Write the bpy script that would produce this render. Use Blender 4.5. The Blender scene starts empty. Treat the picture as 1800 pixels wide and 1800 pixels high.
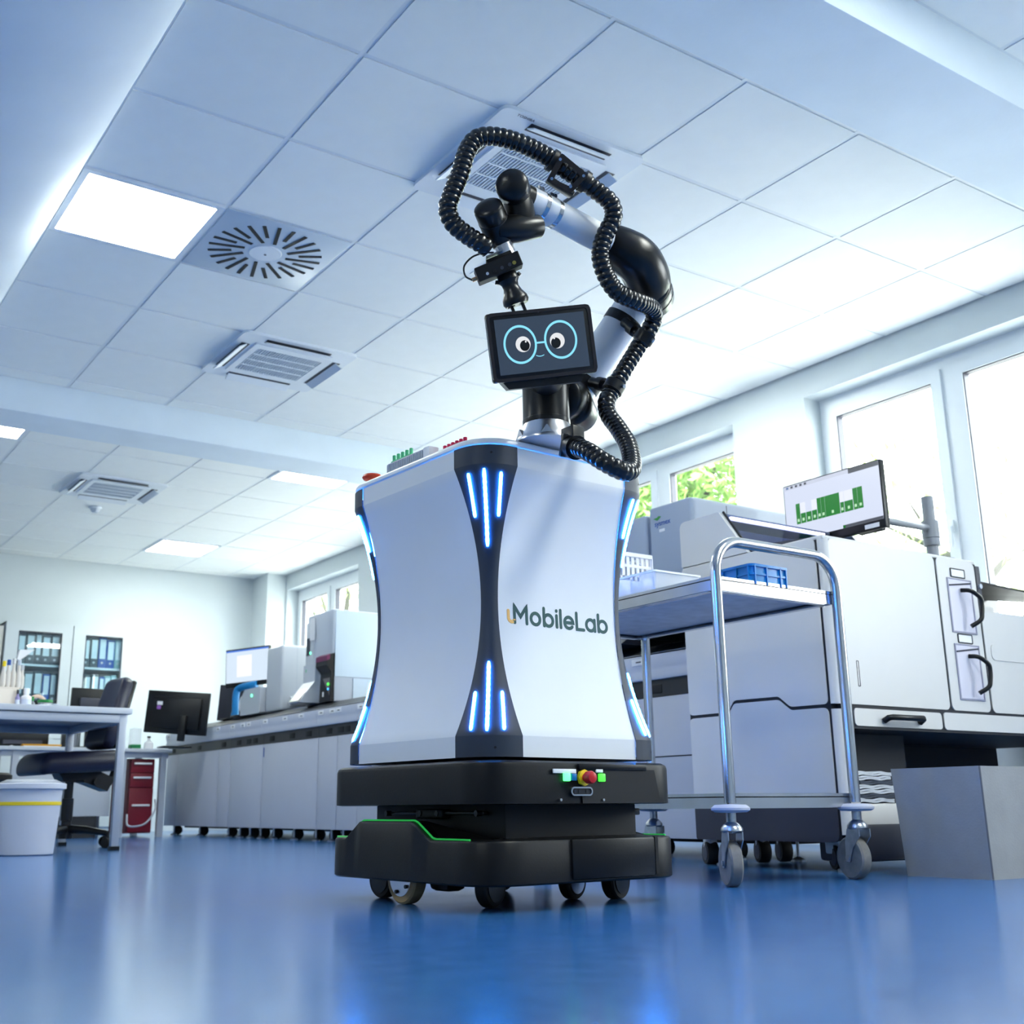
import bpy, bmesh, math, random
from mathutils import Vector, Matrix
random.seed(7)
R_ = math.radians
scn = bpy.context.scene
COL = scn.collection

# ------------------------------------------------------------------ camera
F_PX, CX, CY = 2017.6, 826.0, 881.7
PITCH, ROLL, YAW = R_(14.90), R_(0.46), R_(33.39)
CAMZ = 0.22
fw = Vector((math.sin(YAW)*math.cos(PITCH), math.cos(YAW)*math.cos(PITCH), math.sin(PITCH)))
rt0 = Vector((math.cos(YAW), -math.sin(YAW), 0)); dn0 = fw.cross(rt0)
rt = math.cos(ROLL)*rt0 + math.sin(ROLL)*dn0
dn = -math.sin(ROLL)*rt0 + math.cos(ROLL)*dn0
cam = bpy.data.cameras.new('camera'); camo = bpy.data.objects.new('camera', cam); COL.objects.link(camo)
cam.sensor_width = 36.0; cam.lens = F_PX/1800*36.0
cam.shift_x = (900-CX)/1800; cam.shift_y = (CY-900)/1800
m = Matrix.Identity(4)
for i in range(3):
    m[i][0] = rt[i]; m[i][1] = -dn[i]; m[i][2] = -fw[i]
m[2][3] = CAMZ
camo.matrix_world = m
cam.clip_start = 0.02; cam.clip_end = 200
cam.dof.use_dof = True; cam.dof.focus_distance = 2.7; cam.dof.aperture_fstop = 7.1
scn.camera = camo

# ------------------------------------------------------------------ world + exposure
W_STRENGTH = 7.6
LED_STRENGTH = 12.5
EXPOSURE = 1.32
wd = bpy.data.worlds.new('world'); scn.world = wd; wd.use_nodes = True
nt = wd.node_tree; nt.nodes.clear()
wo = nt.nodes.new('ShaderNodeOutputWorld'); wb = nt.nodes.new('ShaderNodeBackground')
wb.inputs['Color'].default_value = (0.98, 1.0, 0.97, 1); wb.inputs['Strength'].default_value = W_STRENGTH
nt.links.new(wb.outputs[0], wo.inputs[0])
vs = scn.view_settings
vs.view_transform = 'Standard'; vs.look = 'None'; vs.exposure = EXPOSURE; vs.gamma = 1.0; vs.use_curve_mapping = False

# ------------------------------------------------------------------ measuring helpers
def ray(x, y): return rt*((x-CX)/F_PX) + dn*((y-CY)/F_PX) + fw
O_ = Vector((0, 0, CAMZ))
def pd(x, y, D): return O_ + ray(x, y)*D
def pX(x, y, X): d = ray(x, y); return O_ + d*(X/d.x)
def pY(x, y, Y): d = ray(x, y); return O_ + d*(Y/d.y)
def pZ(x, y, Z): d = ray(x, y); return O_ + d*((Z-CAMZ)/d.z)

# ------------------------------------------------------------------ materials
def lin(c):
    return tuple(((v/255)/12.92 if v/255 <= 0.04045 else ((v/255+0.055)/1.055)**2.4) for v in c)
MATS = {}
def mat(name, rgb, rough=0.5, metal=0.0, bump=0.0, bscale=60.0, var=0.0, vscale=6.0, emis=None, estr=0.0, alpha=1.0,
        trans=0.0, ior=1.45, coat=0.0, spec=0.5, rvar=0.0):
    if name in MATS: return MATS[name]
    mt = bpy.data.materials.new(name); mt.use_nodes = True
    n = mt.node_tree; b = n.nodes['Principled BSDF']
    c = lin(rgb)
    b.inputs['Base Color'].default_value = (*c, 1)
    b.inputs['Roughness'].default_value = rough; b.inputs['Metallic'].default_value = metal
    b.inputs['IOR'].default_value = ior; b.inputs['Transmission Weight'].default_value = trans
    b.inputs['Coat Weight'].default_value = coat; b.inputs['Specular IOR Level'].default_value = spec
    b.inputs['Alpha'].default_value = alpha
    if emis: b.inputs['Emission Color'].default_value = (*lin(emis), 1); b.inputs['Emission Strength'].default_value = estr
    tc = n.nodes.new('ShaderNodeTexCoord')
    no = n.nodes.new('ShaderNodeTexNoise'); no.inputs['Scale'].default_value = vscale; no.inputs['Detail'].default_value = 4
    n.links.new(tc.outputs['Object'], no.inputs['Vector'])
    rp = n.nodes.new('ShaderNodeValToRGB')
    v = max(var, 0.012)
    rp.color_ramp.elements[0].color = (*[max(0, k*(1-v)) for k in c], 1); rp.color_ramp.elements[0].position = 0.3
    rp.color_ramp.elements[1].color = (*[min(1, k*(1+v)) for k in c], 1); rp.color_ramp.elements[1].position = 0.7
    n.links.new(no.outputs['Fac'], rp.inputs['Fac']); n.links.new(rp.outputs['Color'], b.inputs['Base Color'])
    if rvar:
        mr = n.nodes.new('ShaderNodeMapRange'); mr.inputs['To Min'].default_value = max(0, rough-rvar); mr.inputs['To Max'].default_value = rough+rvar
        n.links.new(no.outputs['Fac'], mr.inputs['Value']); n.links.new(mr.outputs['Result'], b.inputs['Roughness'])
    if bump:
        n2 = n.nodes.new('ShaderNodeTexNoise'); n2.inputs['Scale'].default_value = bscale; n2.inputs['Detail'].default_value = 3
        n.links.new(tc.outputs['Object'], n2.inputs['Vector'])
        bm_ = n.nodes.new('ShaderNodeBump'); bm_.inputs['Strength'].default_value = bump; bm_.inputs['Distance'].default_value = 0.002
        n.links.new(n2.outputs['Fac'], bm_.inputs['Height']); n.links.new(bm_.outputs['Normal'], b.inputs['Normal'])
    MATS[name] = mt
    return mt
def emit(name, rgb, s):
    if name in MATS: return MATS[name]
    mt = bpy.data.materials.new(name); mt.use_nodes = True
    n = mt.node_tree; b = n.nodes['Principled BSDF']
    b.inputs['Base Color'].default_value = (*lin(rgb), 1); b.inputs['Roughness'].default_value = 0.4
    b.inputs['Emission Color'].default_value = (*lin(rgb), 1); b.inputs['Emission Strength'].default_value = s
    MATS[name] = mt
    return mt

M_wall = mat('wall_paint', (203, 211, 215), 0.85, bump=0.15, bscale=90)
M_plaster = mat('plaster', (222, 230, 236), 0.8, bump=0.9, bscale=7, var=0.03, vscale=3)
M_beam = mat('beam_paint', (214, 226, 236), 0.8, bump=0.35, bscale=30, var=0.03, vscale=4)
M_tile = mat('ceiling_tile', (240, 243, 242), 0.9, bump=0.12, bscale=160)
M_grid = mat('ceiling_grid', (228, 233, 236), 0.5)
M_acw = mat('ac_white', (226, 232, 238), 0.45)
M_acg = mat('ac_grille', (190, 202, 216), 0.5)
M_blk = mat('black_plastic', (17, 18, 20), 0.36, spec=0.45)
M_blkm = mat('black_matte', (9, 10, 12), 0.6)
M_arm = mat('arm_black', (17, 17, 18), 0.3, spec=0.5)
M_hose = mat('hose_black', (15, 15, 16), 0.24, spec=0.7)
M_white = mat('white_shell', (236, 238, 242), 0.32, coat=0.1)
M_body = mat('robot_white', (229, 231, 233), 0.38, bump=0.03, bscale=300)
M_pillar = mat('pillar_slate', (46, 55, 69), 0.5, bump=0.05, bscale=200)
M_base = mat('base_black', (7, 9, 13), 0.40, spec=.3, bump=0.08, bscale=200, rvar=0.06)
M_alu = mat('aluminium', (215, 215, 218), 0.28, 1.0, var=0.05, vscale=20)
M_steel = mat('stainless', (190, 192, 196), 0.24, 1.0, var=0.06, vscale=14, rvar=0.06)
M_galv = mat('zinc_plated', (176, 180, 186), 0.32, 1.0, var=0.15, vscale=40)
M_rubber = mat('wheel_rubber', (122, 120, 116), 0.7, var=0.18, vscale=30)
M_rubk = mat('black_rubber', (22, 23, 25), 0.6)
M_red = mat('red_plastic', (196, 26, 30), 0.35)
M_orange = mat('orange_red', (198, 62, 30), 0.4)
M_yel = mat('yellow', (236, 206, 30), 0.5)
M_grn = mat('green_plastic', (84, 196, 140), 0.35)
M_pink = mat('crimson_plastic', (218, 36, 84), 0.35)
M_lab = mat('instrument_white', (194, 199, 207), 0.4)
M_labg = mat('instrument_grey', (188, 196, 208), 0.45)
M_labw = mat('instrument_warm_white', (216, 215, 213), 0.4)
M_seam = mat('seam_black', (22, 26, 36), 0.6)
M_char = mat('charcoal_panel', (58, 60, 72), 0.5)
M_dark = mat('dark_band', (44, 45, 48), 0.4)
M_grey = mat('frame_grey', (178, 184, 194), 0.4, 0.3)
M_paper = mat('paper_white', (240, 240, 242), 0.7)
M_blue = mat('blue_plastic', (20, 120, 184), 0.35)
M_navy = mat('navy_vinyl', (30, 32, 52), 0.38, bump=0.1, bscale=120)
M_maroon = mat('maroon_front', (118, 18, 36), 0.45)
M_frame = mat('window_frame', (226, 232, 237), 0.35)
M_binder = mat('binder_grey', (70, 78, 86), 0.6)
M_binderb = mat('binder_blue', (36, 80, 160), 0.6)

def glass(name, tint, rough=0.0, refl=0.06):
    mt = bpy.data.materials.new(name); mt.use_nodes = True
    n = mt.node_tree; n.nodes.clear()
    o = n.nodes.new('ShaderNodeOutputMaterial'); t = n.nodes.new('ShaderNodeBsdfTransparent'); g = n.nodes.new('ShaderNodeBsdfGlossy')
    t.inputs['Color'].default_value = (*tint, 1); g.inputs['Roughness'].default_value = rough
    mx = n.nodes.new('ShaderNodeMixShader'); mx.inputs[0].default_value = refl
    n.links.new(t.outputs[0], mx.inputs[1]); n.links.new(g.outputs[0], mx.inputs[2])
    n.links.new(mx.outputs[0], o.inputs[0])
    return mt
M_pane = glass('window_glass', (0.95, 0.98, 1.0))
M_cabglass = glass('cabinet_glass', (0.86, 0.94, 0.96))
M_hood = glass('smoked_cover', (0.50, 0.56, 0.66))
M_clear = mat('frosted_plastic', (236, 240, 246), .35, alpha=.32)

def floor_mat():
    mt = bpy.data.materials.new('blue_linoleum'); mt.use_nodes = True
    n = mt.node_tree; b = n.nodes['Principled BSDF']
    tc = n.nodes.new('ShaderNodeTexCoord')
    n1 = n.nodes.new('ShaderNodeTexNoise'); n1.inputs['Scale'].default_value = 16; n1.inputs['Detail'].default_value = 5; n1.inputs['Roughness'].default_value = 0.6
    n2 = n.nodes.new('ShaderNodeTexNoise'); n2.inputs['Scale'].default_value = 60; n2.inputs['Detail'].default_value = 2
    ad = n.nodes.new('ShaderNodeMath'); ad.operation = 'MULTIPLY_ADD'; ad.inputs[1].default_value = 0.45
    rp = n.nodes.new('ShaderNodeValToRGB')
    rp.color_ramp.elements[0].position = 0.35; rp.color_ramp.elements[0].color = (*lin((36, 84, 142)), 1)
    rp.color_ramp.elements[1].position = 0.98; rp.color_ramp.elements[1].color = (*lin((58, 112, 172)), 1)
    for q in (n1, n2): n.links.new(tc.outputs['Object'], q.inputs['Vector'])
    n.links.new(n2.outputs['Fac'], ad.inputs[0]); n.links.new(n1.outputs['Fac'], ad.inputs[2])
    n.links.new(ad.outputs[0], rp.inputs['Fac']); n.links.new(rp.outputs['Color'], b.inputs['Base Color'])
    mr = n.nodes.new('ShaderNodeMapRange'); mr.inputs['To Min'].default_value = 0.165; mr.inputs['To Max'].default_value = 0.185
    n.links.new(n1.outputs['Fac'], mr.inputs['Value']); n.links.new(mr.outputs['Result'], b.inputs['Roughness'])
    b.inputs['Specular IOR Level'].default_value = 0.5
    bp = n.nodes.new('ShaderNodeBump'); bp.inputs['Strength'].default_value = 0.008; bp.inputs['Distance'].default_value = 0.002
    return mt
M_floor = floor_mat()

# ------------------------------------------------------------------ mesh builder
def rot_to(d):
    return Vector((0, 0, 1)).rotation_difference(Vector(d).normalized()).to_matrix()
def rrect(w, h, r, n=5, cx=0.0, cy=0.0):
    """rounded rectangle outline, counter-clockwise"""
    pts = []
    r = min(r, w/2-1e-5, h/2-1e-5)
    for (sx, sy, a0) in ((1, -1, -90), (1, 1, 0), (-1, 1, 90), (-1, -1, 180)):
        for k in range(n+1):
            a = R_(a0+90*k/n)
            pts.append((cx+sx*(w/2-r)+r*math.cos(a), cy+sy*(h/2-r)+r*math.sin(a)))
    return pts
def rpoly(pts, r, n=4):
    """round the corners of a polygon"""
    out = []; m_ = len(pts)
    for i in range(m_):
        p0, p1, p2 = Vector(pts[i-1]), Vector(pts[i]), Vector(pts[(i+1) % m_]); rr = r[i] if isinstance(r, (list, tuple)) else r
        a = (p0-p1).normalized(); b = (p2-p1).normalized()
        for k in range(n+1):
            t_ = k/n; q0 = p1+a*rr*(1-t_); q1 = p1+b*rr*t_; out.append(tuple(q0.lerp(q1, t_)))
    return out
def catmull(pts, sub=8):
    P = [Vector(p) for p in pts]; P = [P[0]*2-P[1]]+P+[P[-1]*2-P[-2]]
    out = []
    for i in range(1, len(P)-2):
        a, b, c, d = P[i-1:i+3]
        for k in range(sub):
            t = k/sub
            out.append(0.5*((2*b)+(c-a)*t+(2*a-5*b+4*c-d)*t*t+(3*b-a-3*c+d)*t**3))
    out.append(P[-2])
    return out
class MB:
    def __init__(s): s.v = []; s.f = []
    def add(s, vs, fs, mtx=None):
        n = len(s.v)
        if mtx is not None: vs = [mtx @ Vector(v) for v in vs]
        s.v += [tuple(v) for v in vs]; s.f += [[i+n for i in f] for f in fs]; return s
    def box(s, c, d, r=0.0, seg=2, mtx=None):
        x, y, z = d[0]/2, d[1]/2, d[2]/2
        if r <= 0:
            vs = [(c[0]+sx*x, c[1]+sy*y, c[2]+sz*z) for sz in (-1, 1) for sy in (-1, 1) for sx in (-1, 1)]
            fs = [[0, 2, 3, 1], [4, 5, 7, 6], [0, 1, 5, 4], [2, 6, 7, 3], [0, 4, 6, 2], [1, 3, 7, 5]]
            return s.add(vs, fs, mtx)
        bm = bmesh.new(); bmesh.ops.create_cube(bm, size=1)
        for v in bm.verts: v.co = Vector((v.co.x*d[0], v.co.y*d[1], v.co.z*d[2]))
        bmesh.ops.bevel(bm, geom=bm.edges[:], offset=min(r, x*.99, y*.99, z*.99), segments=seg, affect='EDGES', profile=0.5)
        vs = [v.co+Vector(c) for v in bm.verts]; bm.verts.index_update()
        fs = [[v.index for v in f.verts] for f in bm.faces]; bm.free()
        return s.add(vs, fs, mtx)
    def b2(s, lo, hi, r=0.0, seg=2, mtx=None):
        return s.box([(a+b)/2 for a, b in zip(lo, hi)], [abs(b-a) for a, b in zip(lo, hi)], r, seg, mtx)
    def cyl(s, p0, p1, r0, r1=None, n=24, mtx=None):
        p0, p1 = Vector(p0), Vector(p1); r1 = r0 if r1 is None else r1
        Q = rot_to(p1-p0); vs = []
        for p, r in ((p0, r0), (p1, r1)):
            for k in range(n):
                a = 2*math.pi*k/n; vs.append(p+Q @ Vector((r*math.cos(a), r*math.sin(a), 0)))
        fs = [[k, (k+1) % n, n+(k+1) % n, n+k] for k in range(n)]+[list(range(n-1, -1, -1)), list(range(n, 2*n))]
        return s.add(vs, fs, mtx)
    def lathe(s, prof, p0=(0, 0, 0), axis=(0, 0, 1), n=28, mtx=None):
        """prof: (radius, height) along axis from p0"""
        Q = rot_to(axis); p0 = Vector(p0); vs = []
        for r, h in prof:
            for k in range(n):
                a = 2*math.pi*k/n; vs.append(p0+Q @ Vector((r*math.cos(a), r*math.sin(a), h)))
        fs = []
        for j in range(len(prof)-1):
            for k in range(n): fs.append([j*n+k, j*n+(k+1) % n, (j+1)*n+(k+1) % n, (j+1)*n+k])
        fs.append(list(range(n-1, -1, -1))); fs.append([(len(prof)-1)*n+k for k in range(n)])
        return s.add(vs, fs, mtx)
    def tube(s, pts, r, n=12, closed=False, mtx=None):
        P = [Vector(p) for p in pts]; L = len(P); vs = []
        rf = r if callable(r) else (lambda i: r)
        up = None
        for i in range(L):
            a = P[(i-1) % L] if (closed or i > 0) else P[i]; b = P[(i+1) % L] if (closed or i < L-1) else P[i]
            t = (b-a).normalized()
            if up is None: up = t.orthogonal().normalized()
            up = (up-t*up.dot(t)).normalized(); w = t.cross(up)
            for k in range(n):
                q = 2*math.pi*k/n; vs.append(P[i]+(up*math.cos(q)+w*math.sin(q))*rf(i))
        fs = []
        for i in range(L if closed else L-1):
            j = (i+1) % L
            for k in range(n): fs.append([i*n+k, i*n+(k+1) % n, j*n+(k+1) % n, j*n+k])
        if not closed: fs += [list(range(n-1, -1, -1)), [(L-1)*n+k for k in range(n)]]
        return s.add(vs, fs, mtx)
    def prism(s, poly, a, b, fn=None, mtx=None):
        """poly of (u,v) extruded from w=a to w=b; fn maps (u,v,w) to xyz"""
        fn = fn or (lambda u, v, w: (u, v, w)); n = len(poly)
        vs = [fn(u, v, a) for u, v in poly]+[fn(u, v, b) for u, v in poly]
        fs = [[k, (k+1) % n, n+(k+1) % n, n+k] for k in range(n)]+[list(range(n-1, -1, -1)), list(range(n, 2*n))]
        return s.add(vs, fs, mtx)
    def frame(s, po, pi, a, b, fn=None):
        """ring between two outlines with the same number of points"""
        fn = fn or (lambda u, v, w: (u, v, w)); n = len(po)
        vs = [fn(u, v, w) for w in (a, b) for q in (po, pi) for u, v in q]
        fs = []
        for k in range(n):
            j = (k+1) % n
            fs += [[k, j, 2*n+j, 2*n+k], [n+k, 3*n+k, 3*n+j, n+j], [k, n+k, n+j, j], [2*n+k, 2*n+j, 3*n+j, 3*n+k]]
        return s.add(vs, fs)
    def ball(s, c, r, sc=(1, 1, 1), nu=20, nv=12, mtx=None):
        prof = [(max(1e-4, r*math.sin(math.pi*k/nv)), -r*math.cos(math.pi*k/nv)) for k in range(nv+1)]
        t = MB().lathe(prof, (0, 0, 0), (0, 0, 1), nu)
        return s.add([(c[0]+v[0]*sc[0], c[1]+v[1]*sc[1], c[2]+v[2]*sc[2]) for v in t.v], t.f, mtx)
def mesh_of(name, mb, mt, smooth=35):
    me = bpy.data.meshes.new(name); me.from_pydata(mb.v, [], mb.f)
    bm = bmesh.new(); bm.from_mesh(me); bmesh.ops.recalc_face_normals(bm, faces=bm.faces); bm.to_mesh(me); bm.free()
    me.materials.append(mt)
    if smooth:
        for p in me.polygons: p.use_smooth = True
        me.set_sharp_from_angle(angle=R_(smooth))
    return me
def part(name, mb, mt, parent=None, smooth=35, label=None):
    o = bpy.data.objects.new(name, mesh_of(name, mb, mt, smooth)); COL.objects.link(o)
    if parent is not None: o.parent = parent
    if label: o['label'] = label
    return o
def tag(o, label, cat, group=None):
    o['label'] = label; o['category'] = cat
    if group: o['group'] = group
    return o
def thing(name, label, cat, loc=(0, 0, 0), rz=0.0, group=None):
    o = bpy.data.objects.new(name, None); COL.objects.link(o)
    o.empty_display_size = 0.1; o.location = loc; o.rotation_euler = (0, 0, rz)
    return tag(o, label, cat, group)
def struct(name, mb, mt, parent=None, smooth=35):
    o = part(name, mb, mt, parent, smooth)
    if parent is None: o['kind'] = 'structure'
    return o
def sempty(name, loc=(0, 0, 0)):
    o = bpy.data.objects.new(name, None); COL.objects.link(o); o.location = loc; o['kind'] = 'structure'; return o
def share(o, parent, loc=None, rz=None, scale=None):
    c = o.copy(); COL.objects.link(c); c.parent = parent
    if loc is not None: c.location = loc
    if rz is not None: c.rotation_euler = (0, 0, rz)
    if scale is not None: c.scale = scale
    return c
def dup(root, loc, label, rz=None):
    r = root.copy(); COL.objects.link(r); r.location = loc; r['label'] = label
    if rz is not None: r.rotation_euler = (0, 0, rz)
    for ch in [c for c in root.children]:
        c2 = share(ch, r)
        for g in [q for q in ch.children]: share(g, c2)
    return r
def text_mesh(name, s, size, mt, parent, mtx, offset=0.0, align='CENTER', label=None):
    cu = bpy.data.curves.new(name, 'FONT'); cu.body = s; cu.size = size; cu.align_x = align; cu.align_y = 'CENTER'
    cu.extrude = 0.0003; cu.offset = offset; cu.resolution_u = 3
    ob = bpy.data.objects.new(name, cu); COL.objects.link(ob)
    dg = bpy.context.evaluated_depsgraph_get(); me = bpy.data.meshes.new_from_object(ob.evaluated_get(dg))
    bpy.data.objects.remove(ob); me.transform(mtx); me.materials.clear(); me.materials.append(mt); me.name = name
    o = bpy.data.objects.new(name, me); COL.objects.link(o); o.parent = parent
    if label: o['label'] = label
    return o
def basis(origin, ux, uy):
    """matrix with local x=ux, y=uy, z=ux x uy"""
    ux = Vector(ux).normalized(); uy = Vector(uy); uz = ux.cross(uy).normalized(); uy = uz.cross(ux)
    mm = Matrix.Identity(4)
    for i in range(3): mm[i][0] = ux[i]; mm[i][1] = uy[i]; mm[i][2] = uz[i]; mm[i][3] = origin[i]
    return mm

# ------------------------------------------------------------------ room shell
S = 0.625; GX, GY = 1.586*S, 4.983*S; ZC = CAMZ+4.095*S          # ceiling grid and height
XW = 5.30; YB = 12.25; XL = -3.6; Y0 = -2.4                      # window wall, far wall, left and near walls
struct('floor', MB().b2((XL-.2, Y0-.2, -0.1), (XW+.4, YB+.3, 0)), M_floor)
struct('wall_far', MB().b2((XL-.2, YB, 0), (XW+.4, YB+.2, 3.2)), M_wall)
struct('wall_left', MB().b2((XL-.2, Y0, 0), (XL, YB, 3.2)), M_wall)
struct('wall_near', MB().b2((XL-.2, Y0-.2, 0), (XW+.4, Y0, 3.2)), M_wall)
SILL, HEAD = 0.86, 2.60
WINS = [(-.25, 1.42), (2.62, 4.36), (4.95, 6.62), (7.75, 9.46), (10.09, 11.80)]
w = MB(); w.b2((XW, Y0, 0), (XW+.32, YB, SILL)); w.b2((XW, Y0, HEAD), (XW+.32, YB, 3.2))
ys = [Y0]+[v for p in WINS for v in p]+[YB]
for a, b in zip(ys[0::2], ys[1::2]): w.b2((XW, a, SILL), (XW+.32, b, HEAD))
struct('wall_right', w, M_wall, smooth=0)
for k, (a, b) in enumerate(WINS):
    r = sempty('window_%d' % (k+1), (XW+.14, a, SILL)); wd_, h_ = b-a, HEAD-SILL
    fm = MB(); d = .07
    for lo, hi in (((0, 0, 0), (d, wd_, .07)), ((0, 0, h_-.07), (d, wd_, h_)), ((0, 0, .07), (d, .06, h_-.07)), ((0, wd_-.06, .07), (d, wd_, h_-.07)), ((0, wd_/2-.035, .07), (d, wd_/2+.035, h_-.07))):
        fm.b2(lo, hi)
    part('window_frame', fm, M_frame, r, 0)
    for (p, q) in ((.06, wd_/2-.035), (wd_/2+.035, wd_-.06)):
        sm = MB(); t = .062
        sm.frame([(p, .07), (q, .07), (q, h_-.07), (p, h_-.07)], [(p+t, .07+t), (q-t, .07+t), (q-t, h_-.07-t), (p+t, h_-.07-t)], -.015, .05, lambda u, v, z: (z, u, v))
        so = part('window_sash', sm, M_frame, r, 0)
        gk = MB(); gk.frame([(p+t, .07+t), (q-t, .07+t), (q-t, h_-.07-t), (p+t, h_-.07-t)], [(p+t+.006, .076+t), (q-t-.006, .076+t), (q-t-.006, h_-.076-t), (p+t+.006, h_-.076-t)], -.008, .04, lambda u, v, z: (z, u, v))
        part('seal', gk, M_char, so, 0)
        part('pane', MB().b2((.02, p+t, .07+t), (.026, q-t, h_-.07-t)), M_pane, so, 0)
    hm = MB(); hm.box((-.03, wd_/2+.06, h_*.45), (.014, .03, .07), .004); hm.cyl((-.04, wd_/2+.06, h_*.45), (-.04, wd_/2+.06, h_*.45-.11), .008)
    part('window_handle', hm, M_frame, r)
    part('window_sill', MB().b2((-.30, -.03, -.03), (.0, wd_+.03, .0), .006), M_frame, r)
    pl = bpy.data.lights.new('window_portal', 'AREA'); pl.shape = 'RECTANGLE'; pl.size = h_; pl.size_y = wd_; pl.cycles.is_portal = True
    po = bpy.data.objects.new('window_portal', pl); COL.objects.link(po)
    po.location = (XW+.30, (a+b)/2, (SILL+HEAD)/2); po.rotation_euler = (0, R_(90), 0)
# column in the far corner
struct('wall_corner_column', MB().b2((5.07, YB-.42, 0), (XW, YB, ZC+.05)), M_wall, smooth=0)
# beams across the room
struct('ceiling_beam', MB().b2((XL, 7.03, 2.572), (XW, 7.39, 3.1), .006), M_beam)
struct('ceiling_beam', MB().b2((XL, 1.89, 2.58), (XW, 2.296, 3.1), .006), M_beam)
# rounded plaster bulkhead left of the tiled field
prof = [(GX, ZC+.3), (GX, ZC)]
for k in range(1, 13):
    a = R_(90*k/12); prof.append((GX-.62*(1-math.cos(a))*1.0-.0, ZC-.20*math.sin(a)))
prof += [(XL, ZC-.20), (XL, ZC+.3)]
struct('ceiling_bulkhead', MB().prism(prof, Y0, YB, lambda u, v, t: (u, t, v)), M_plaster, smooth=50)
# tiled ceiling: slab above, T-bars and tiles
ceil = struct('ceiling', MB().b2((XL, Y0, 3.0), (XW+.3, YB, 3.2)), M_wall, smooth=0)
BAYS = [(2.296, 7.03, [GY+S*j for j in range(-1, 7)]), (7.39, YB, [GY+S*(j+.25) for j in range(7, 15)]), (Y0, 1.89, [1.89-S*j for j in range(0, 7)][::-1])]
XL_ = [GX+S*i for i in range(7)]+[XW]
SKIP = {}                                           # cells taken by fittings (filled below)
def cell(i, j, bay):
    ys = BAYS[bay][2]; return GX+S*(i+.5), (ys[j]+ys[j+1])/2
USED = {(0, 0, 3), (0, 1, 3), (0, 2, 1), (0, 2, 5)}  # (bay, column, row) : panel, diffuser, two cassettes
USED |= {(1, 4, 0), (1, 0, 0), (1, 4, 5), (1, 2, 2), (0, 5, 3), (2, 2, 4), (2, 2, 3), (2, 2, 1)}
TG = .024
tile_me = mesh_of('ceiling_tile', MB().box((0, 0, .008), (1, 1, .016), 0), M_tile, 0)
barx_me = mesh_of('grid_bar', MB().box((0, 0, .01), (1, .022, .02), 0), M_grid, 0)
bary_me = mesh_of('grid_bar', MB().box((0, 0, .01), (.022, 1, .02), 0), M_grid, 0)
def linked(name, me, loc, scale, parent):
    o = bpy.data.objects.new(name, me); COL.objects.link(o); o.location = loc; o.scale = scale; o.parent = parent; return o
for b, (ya, yb, ls) in enumerate(BAYS):
    edges = [ya]+[l for l in ls if ya+.03 < l < yb-.03]+[yb]
    full = {round(l, 4): k for k, l in enumerate(ls)}
    for i in range(7):
        xa, xb = XL_[i], XL_[i+1]
        for a, c in zip(edges[:-1], edges[1:]):
            j = full.get(round(a, 4))
            if j is None and abs(a-ls[0]) < 1e-6: j = 0
            if (b, i, j) in USED: continue
            linked('ceiling_tile', tile_me, ((xa+xb)/2, (a+c)/2, ZC-.003), (xb-xa-TG, c-a-TG, 1), ceil)
    for x in XL_[:-1]: linked('grid_bar', bary_me, (x, (ya+yb)/2, ZC), (1, yb-ya, 1), ceil)
    for y in edges: linked('grid_bar', barx_me, ((GX+XW)/2, y, ZC+.001), (XW-GX, 1, 1), ceil)

# ------------------------------------------------------------------ ceiling fittings
def screen(name, rgb, s):
    m_ = emit(name, rgb, s); m_.node_tree.nodes['Principled BSDF'].inputs['Base Color'].default_value = (.012, .012, .014, 1); m_.node_tree.nodes['Principled BSDF'].inputs['Roughness'].default_value = .25; return m_
M_led = emit('led_diffuser', (249, 254, 246), LED_STRENGTH)
def led_panel(cx, cy, label, ly=.6, lx=.6, z=None):
    t = thing('ceiling_light', label, 'ceiling light', (cx, cy, ZC if z is None else z), group='recessed LED ceiling panels')
    f = MB(); f.frame(rrect(lx+.01, ly+.01, .004, 1), rrect(lx-.045, ly-.045, .004, 1), -.012, .004)
    part('frame', f, M_acw, t, 0)
    part('diffuser', MB().prism(rrect(lx-.045, ly-.045, .008, 3), -.010, -.002), M_led, t, 0)
    part('housing', MB().b2((-lx/2, -ly/2, .004), (lx/2, ly/2, .06)), M_acw, t, 0)
    return t
cx, cy = cell(0, 3, 0); led_panel(cx, cy, 'square LED ceiling panel at upper left beside the rounded plaster bulkhead')
cx, cy = cell(4, 0, 1); led_panel(cx, cy, 'LED ceiling panel half hidden behind the far concrete beam, right of centre')
cx, cy = cell(0, 0, 1); led_panel(cx, cy, 'LED ceiling panel cut by the left picture edge behind the far beam')
cx, cy = cell(4, 5, 1); led_panel(cx, cy, 'LED ceiling panel farthest back, near the far white wall')
cx, cy = cell(5, 3, 0); led_panel(cx, cy, 'LED ceiling panel hidden behind the white robot arm')
for q_ in ((-1.1, 1.2), (-1.1, 4.2), (-1.1, 7.8)):  # extra panels added out of view to brighten the left side and ceiling
    led_panel(q_[0], q_[1], 'LED panel out of view under the plaster bulkhead, %s of three' % {1.2: 'nearest', 4.2: 'middle', 7.8: 'farthest'}[q_[1]], z=ZC-.262)
for ij in ((2, 4), (2, 3), (2, 1)):  # panels added out of view to light the robot's front
    cx, cy = cell(ij[0], ij[1], 2); led_panel(cx, cy, 'LED ceiling panel out of view in the near bay, %s of the row' % {4: 'first', 3: 'second', 1: 'last'}[ij[1]])

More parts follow.
